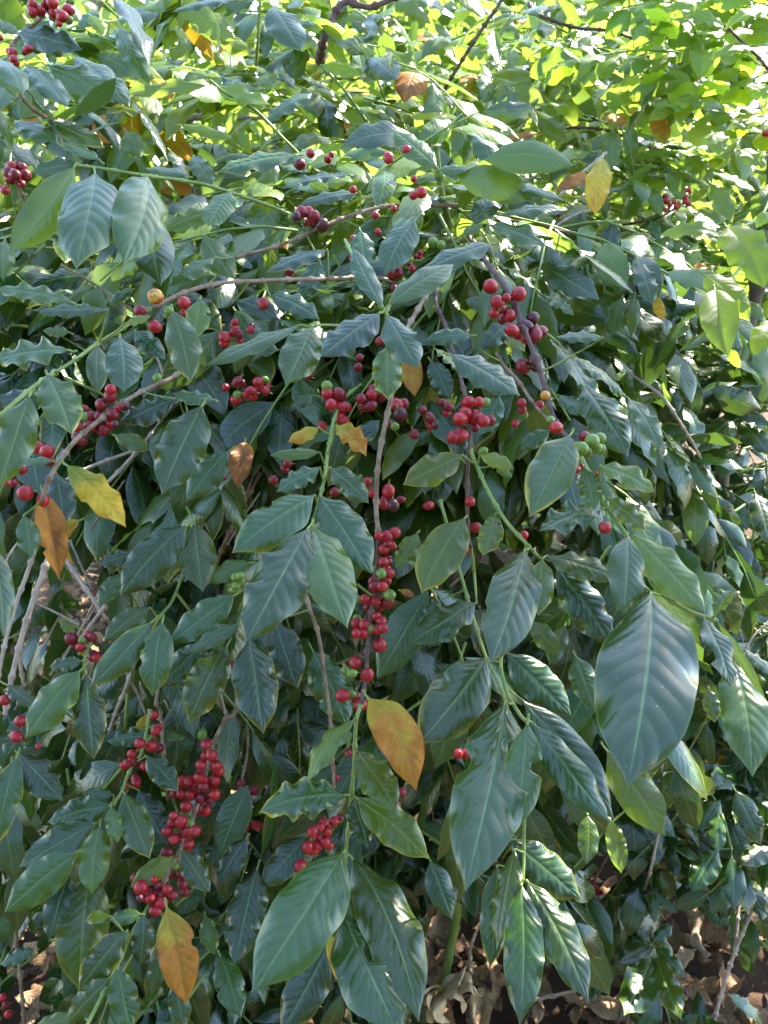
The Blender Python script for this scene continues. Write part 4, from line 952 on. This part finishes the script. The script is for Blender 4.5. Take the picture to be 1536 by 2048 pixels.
# tall tree added out of frame; its crown keeps sun off the hanging sprays
sh = thing('added_shade_tree', 'tall slender out-of-frame tree, added so its high crown shades the hanging sprays', 'tree', (4.0, 4.1, 0))
mb = MB()
tube(mb, resample([(4.0, 4.1, -.1), (3.95, 4.05, 2.0), (3.7, 3.95, 4.0), (3.0, 3.8, 4.9), (2.0, 3.7, 5.2)], .08), .11, .03, 10, jit=.004)
mb.build('trunk', M_TRUNK, sh, (4.0, 4.1, 0))
mb = MB()
for _ in range(520):
    B = np.array([rng.uniform(1.35, 2.72), rng.normal(3.62, .13), rng.normal(5.05, .12)])
    L = rng.uniform(.15, .24); ax = nrm(rng.normal(size=3) + np.array([0, 0, -.3]))
    leaf(mb, B, B + ax * L, nrm(ZUP + .4 * rng.normal(size=3)), L * .5, (rng.uniform(.1, .4), rng.random(), 0, .2), 0, nu=4, nv=2, wave=.05, arch=.1)
mb.build('crown', M_LEAF, sh, (4.0, 4.1, 0))

# ------------------------------------------------------------------ coffee row added behind the camera to block low sky light
row = thing('added_coffee_hedge', 'dense dark coffee row added unseen behind the camera, blocking low sky light', 'hedge', (0, -2.3, 0))
mb = MB()
for k in range(7):
    x = -4.2 + 1.4 * k
    tube(mb, resample([(x, -2.3, -.05), (x + .05, -2.4, 1.4), (x - .03, -2.5, 3.0)], .08), .03, .015, 8, jit=.002)
mb.build('trunk', M_TRUNK, row, (0, -2.3, 0))
mb = MB()
for _ in range(9000):
    B = np.array([rng.uniform(-5.5, 5.5), rng.normal(-2.5, .4), 0]); B[2] = rng.uniform(.15, 3.4 + .35 * math.sin(B[0] * 2.1) + .25 * math.sin(B[0] * 5.3))
    ax = nrm(rng.normal(size=3) + np.array([0, .2, -.6])); L = rng.uniform(.16, .28)
    leaf(mb, B, B + ax * L, nrm(ZUP + .7 * rng.normal(size=3)), L * .48, (rng.uniform(0, .2), rng.random(), 0, .2), 0, nu=4, nv=2, wave=.05, arch=.1)
mb.build('foliage', M_LEAF, row, (0, -2.3, 0))

# ------------------------------------------------------------------ ground and litter
def sheet():
    mb = MB()
    n = 160
    xs = np.concatenate([np.linspace(-200, -4, 20)[:-1], np.linspace(-4, 4, 121), np.linspace(4, 200, 20)[1:]])
    ys = np.concatenate([np.linspace(-200, -1, 16)[:-1], np.linspace(-1, 7, 121), np.linspace(7, 250, 20)[1:]])
    X, Y = np.meshgrid(xs, ys, indexing='ij')
    Z = 0.015 * np.sin(X * 2.3 + .5 * Y) + .012 * np.sin(Y * 3.1 - X) + .006 * np.sin(X * 9 + Y * 7) - .03
    V = np.stack([X, Y, Z], -1).reshape(-1, 3)
    a, b = X.shape
    i = np.arange(a - 1)[:, None] * b + np.arange(b - 1)[None]
    F = np.stack([i, i + b, i + b + 1, i + 1], -1).reshape(-1, 4)
    mb.add(V, F, np.zeros((len(V), 2)), (0, 0, 0, 0))
    o = mb.build('ground', M_SOIL)
    o['kind'] = 'structure'
sheet()

def dry_leaf(mb, P, L, pale=0.0):
    a = rng.uniform(0, 6.28)
    ax = np.array([math.cos(a), math.sin(a), rng.uniform(-.25, .25)])
    n = nrm(ZUP + .45 * rng.normal(size=3))
    leaf(mb, P, P + nrm(ax) * L, n, L * rng.uniform(.35, .5), (pale, rng.random(), 0, .6), 0, nu=10, nv=6, wave=rng.uniform(.2, .5), nw=3, fold=rng.uniform(-.5, .9),
         droop=rng.uniform(-.5, .6), arch=rng.uniform(-.12, .2), side=rng.uniform(-.1, .1), twist=rng.uniform(-1.2, 1.2))
lit = MB()
for _ in range(4200):
    x, y = rng.uniform(-1.6, 2.2), rng.uniform(.5, 4.2)
    dry_leaf(lit, np.array([x, y, rng.uniform(-.01, .03)]), rng.uniform(.05, .12))
o = lit.build('leaf_litter', M_DRY); o['kind'] = 'stuff'

spots = []
for (x0, y0, x1, y1, k) in [(840, 1830, 1000, 2040, 14), (1180, 1680, 1500, 2040, 34), (960, 1950, 1180, 2048, 8), (0, 1860, 110, 2040, 10)]:
    for _ in range(k): spots.append((rng.uniform(x0, x1), rng.uniform(y0, y1)))
for (px, py) in spots:
    g = ground_at(px, py); mb = MB()
    P = np.array([g[0], g[1], rng.uniform(.035, .055)])
    dry_leaf(mb, P, rng.uniform(.08, .125))
    o = mb.build('fallen_leaf', M_DRY, None, P)
    o['label'] = 'curled brown fallen leaf lying on the leaf litter'; o['category'] = 'fallen leaf'; o['group'] = 'brown fallen leaves on the soil'
for (px, py, lab) in [(1390, 1935, 'pale tan broken leaf lying on the soil below the shaded shrub'), (1160, 2030, 'large tan dry leaf lying below the hanging striped leaves')]:
    g = ground_at(px, py); mb = MB(); P = np.array([g[0], g[1], .06])
    dry_leaf(mb, P, .12, .8)
    o = mb.build('fallen_leaf', M_DRY, None, P); o['label'] = lab; o['category'] = 'fallen leaf'

def stick(p0, p1, r, label, h=.05, mat=M_PALE, group=None, name='dry_stick'):
    a = ground_at(*p0); b = ground_at(*p1); a[2] = h; b[2] = h + rng.uniform(0, .06)
    mb = MB()
    P = resample([a, (a + b) / 2 + rng.normal(0, .015, 3), b], .012)
    tube(mb, P, r, r * .6, 7, nodes=.05, jit=r * .1)
    o = mb.build(name, mat, None, a); o['label'] = label; o['category'] = 'stick'
    if group: o['group'] = group
stick((1405, 1955), (1388, 1880), .011, 'thick dry brown stem stub lying on the soil, the lower of two', .06, M_BARK)
stick((1452, 1945), (1440, 1862), .011, 'thick dry brown stem stub lying beside another stub', .06, M_BARK)
stick((940, 1990), (965, 1890), .004, 'thin pale stick lying on the litter beside the green stem', .06)
stick((1060, 2040), (1170, 2010), .004, 'thin twig lying on the soil under the striped leaves', .06)
stick((80, 1290), (200, 1140), .007, 'slender brown dead stick leaning behind the bare grey twigs', .25, M_BARK)
stick((60, 1265), (215, 1275), .006, 'dead stick lying crosswise behind the bare grey twigs', .3, M_BARK)

# green stem with shrivelled straw-coloured leaves at its foot
g = ground_at(872, 2035)
lily = thing('withered_plant', 'single green stem with shrivelled straw-coloured leaves around its foot', 'plant', g)
top = at(925, 1700, 1.5); mb = MB()
tube(mb, resample([g, at(888, 1965, 1.58) * [1, 1, 1], at(912, 1835, 1.53), top, top + np.array([.02, .05, .2])], .02), .0095, .0075, 10, nodes=.16)
mb.build('stem', M_STEM, lily, g)
M_STRAW = bark('straw', (0.62, 0.46, 0.26), (0.74, 0.58, 0.37), (0.46, 0.30, 0.16), .8, 30)
c = at(882, 1985, 1.55)
for k, (tx, ty, sx, sy) in enumerate([(955, 1985, 930, 1962), (950, 2030, 940, 1965), (860, 2045, 862, 1990), (930, 2020, 915, 1975), (895, 2048, 880, 2020), (905, 1995, 925, 1950), (850, 2010, 860, 1975)]):
    mb = MB(); e = at(tx, ty, 1.5 + .02 * k); m_ = at(sx, sy, 1.5)
    P = resample([c, m_, e], .004); n = len(P)
    wv = .009 + .012 * np.sin(np.linspace(0, math.pi, n)) ; sd = nrm(np.cross(P[-1] - P[0], FWD))
    th = np.linspace(0, 5, n)
    off = (np.cos(th * .5)[:, None] * sd + np.sin(th * .7)[:, None] * FWD) * wv[:, None]
    mid = P + np.outer(wv * .4 * np.sin(th * 2), UPV)
    V = np.stack([P - off, mid, P + off], 1).reshape(-1, 3)
    i = np.arange(n - 1)[:, None] * 3 + np.arange(2)[None]
    F = np.stack([i, i + 3, i + 4, i + 1], -1).reshape(-1, 4)
    mb.add(V, F, np.zeros((len(V), 2)), (0, .5, 0, 0))
    mb.build('dry_leaf', M_STRAW, lily, c)

# ------------------------------------------------------------------ light
w = bpy.data.worlds.new('World'); sc.world = w; w.use_nodes = True
nt = w.node_tree; nt.nodes.clear()
sky = nt.nodes.new('ShaderNodeTexSky'); sky.sky_type = 'NISHITA'; sky.sun_disc = False
sky.sun_elevation = SUN_EL; sky.sun_rotation = SUN_AZ
sky.air_density = 1.0; sky.dust_density = 0.3; sky.ozone_density = 1.0
bg = nt.nodes.new('ShaderNodeBackground'); bg.inputs[1].default_value = 0.15
ow = nt.nodes.new('ShaderNodeOutputWorld')
nt.links.new(sky.outputs[0], bg.inputs[0]); nt.links.new(bg.outputs[0], ow.inputs[0])
sl = bpy.data.lights.new('sun', 'SUN'); sl.energy = 5.0; sl.angle = R(.5); sl.color = (1.0, .95, .86)
so = bpy.data.objects.new('sun', sl); COL.objects.link(so)
so.rotation_euler = Vector(SUN).to_track_quat('Z', 'Y').to_euler()
so.location = Vector(SUN * 20)

sc.view_settings.view_transform = 'Standard'
try: sc.view_settings.look = 'None'
except Exception: pass
sc.view_settings.exposure = 2.78
sc.view_settings.gamma = 1.0
sc.view_settings.use_white_balance = True
sc.view_settings.white_balance_temperature = 7000
sc.view_settings.white_balance_tint = 10
sc.cycles.max_bounces = 8
sc.cycles.transmission_bounces = 3
sc.cycles.diffuse_bounces = 2
sc.cycles.glossy_bounces = 2
sc.cycles.use_denoising = True
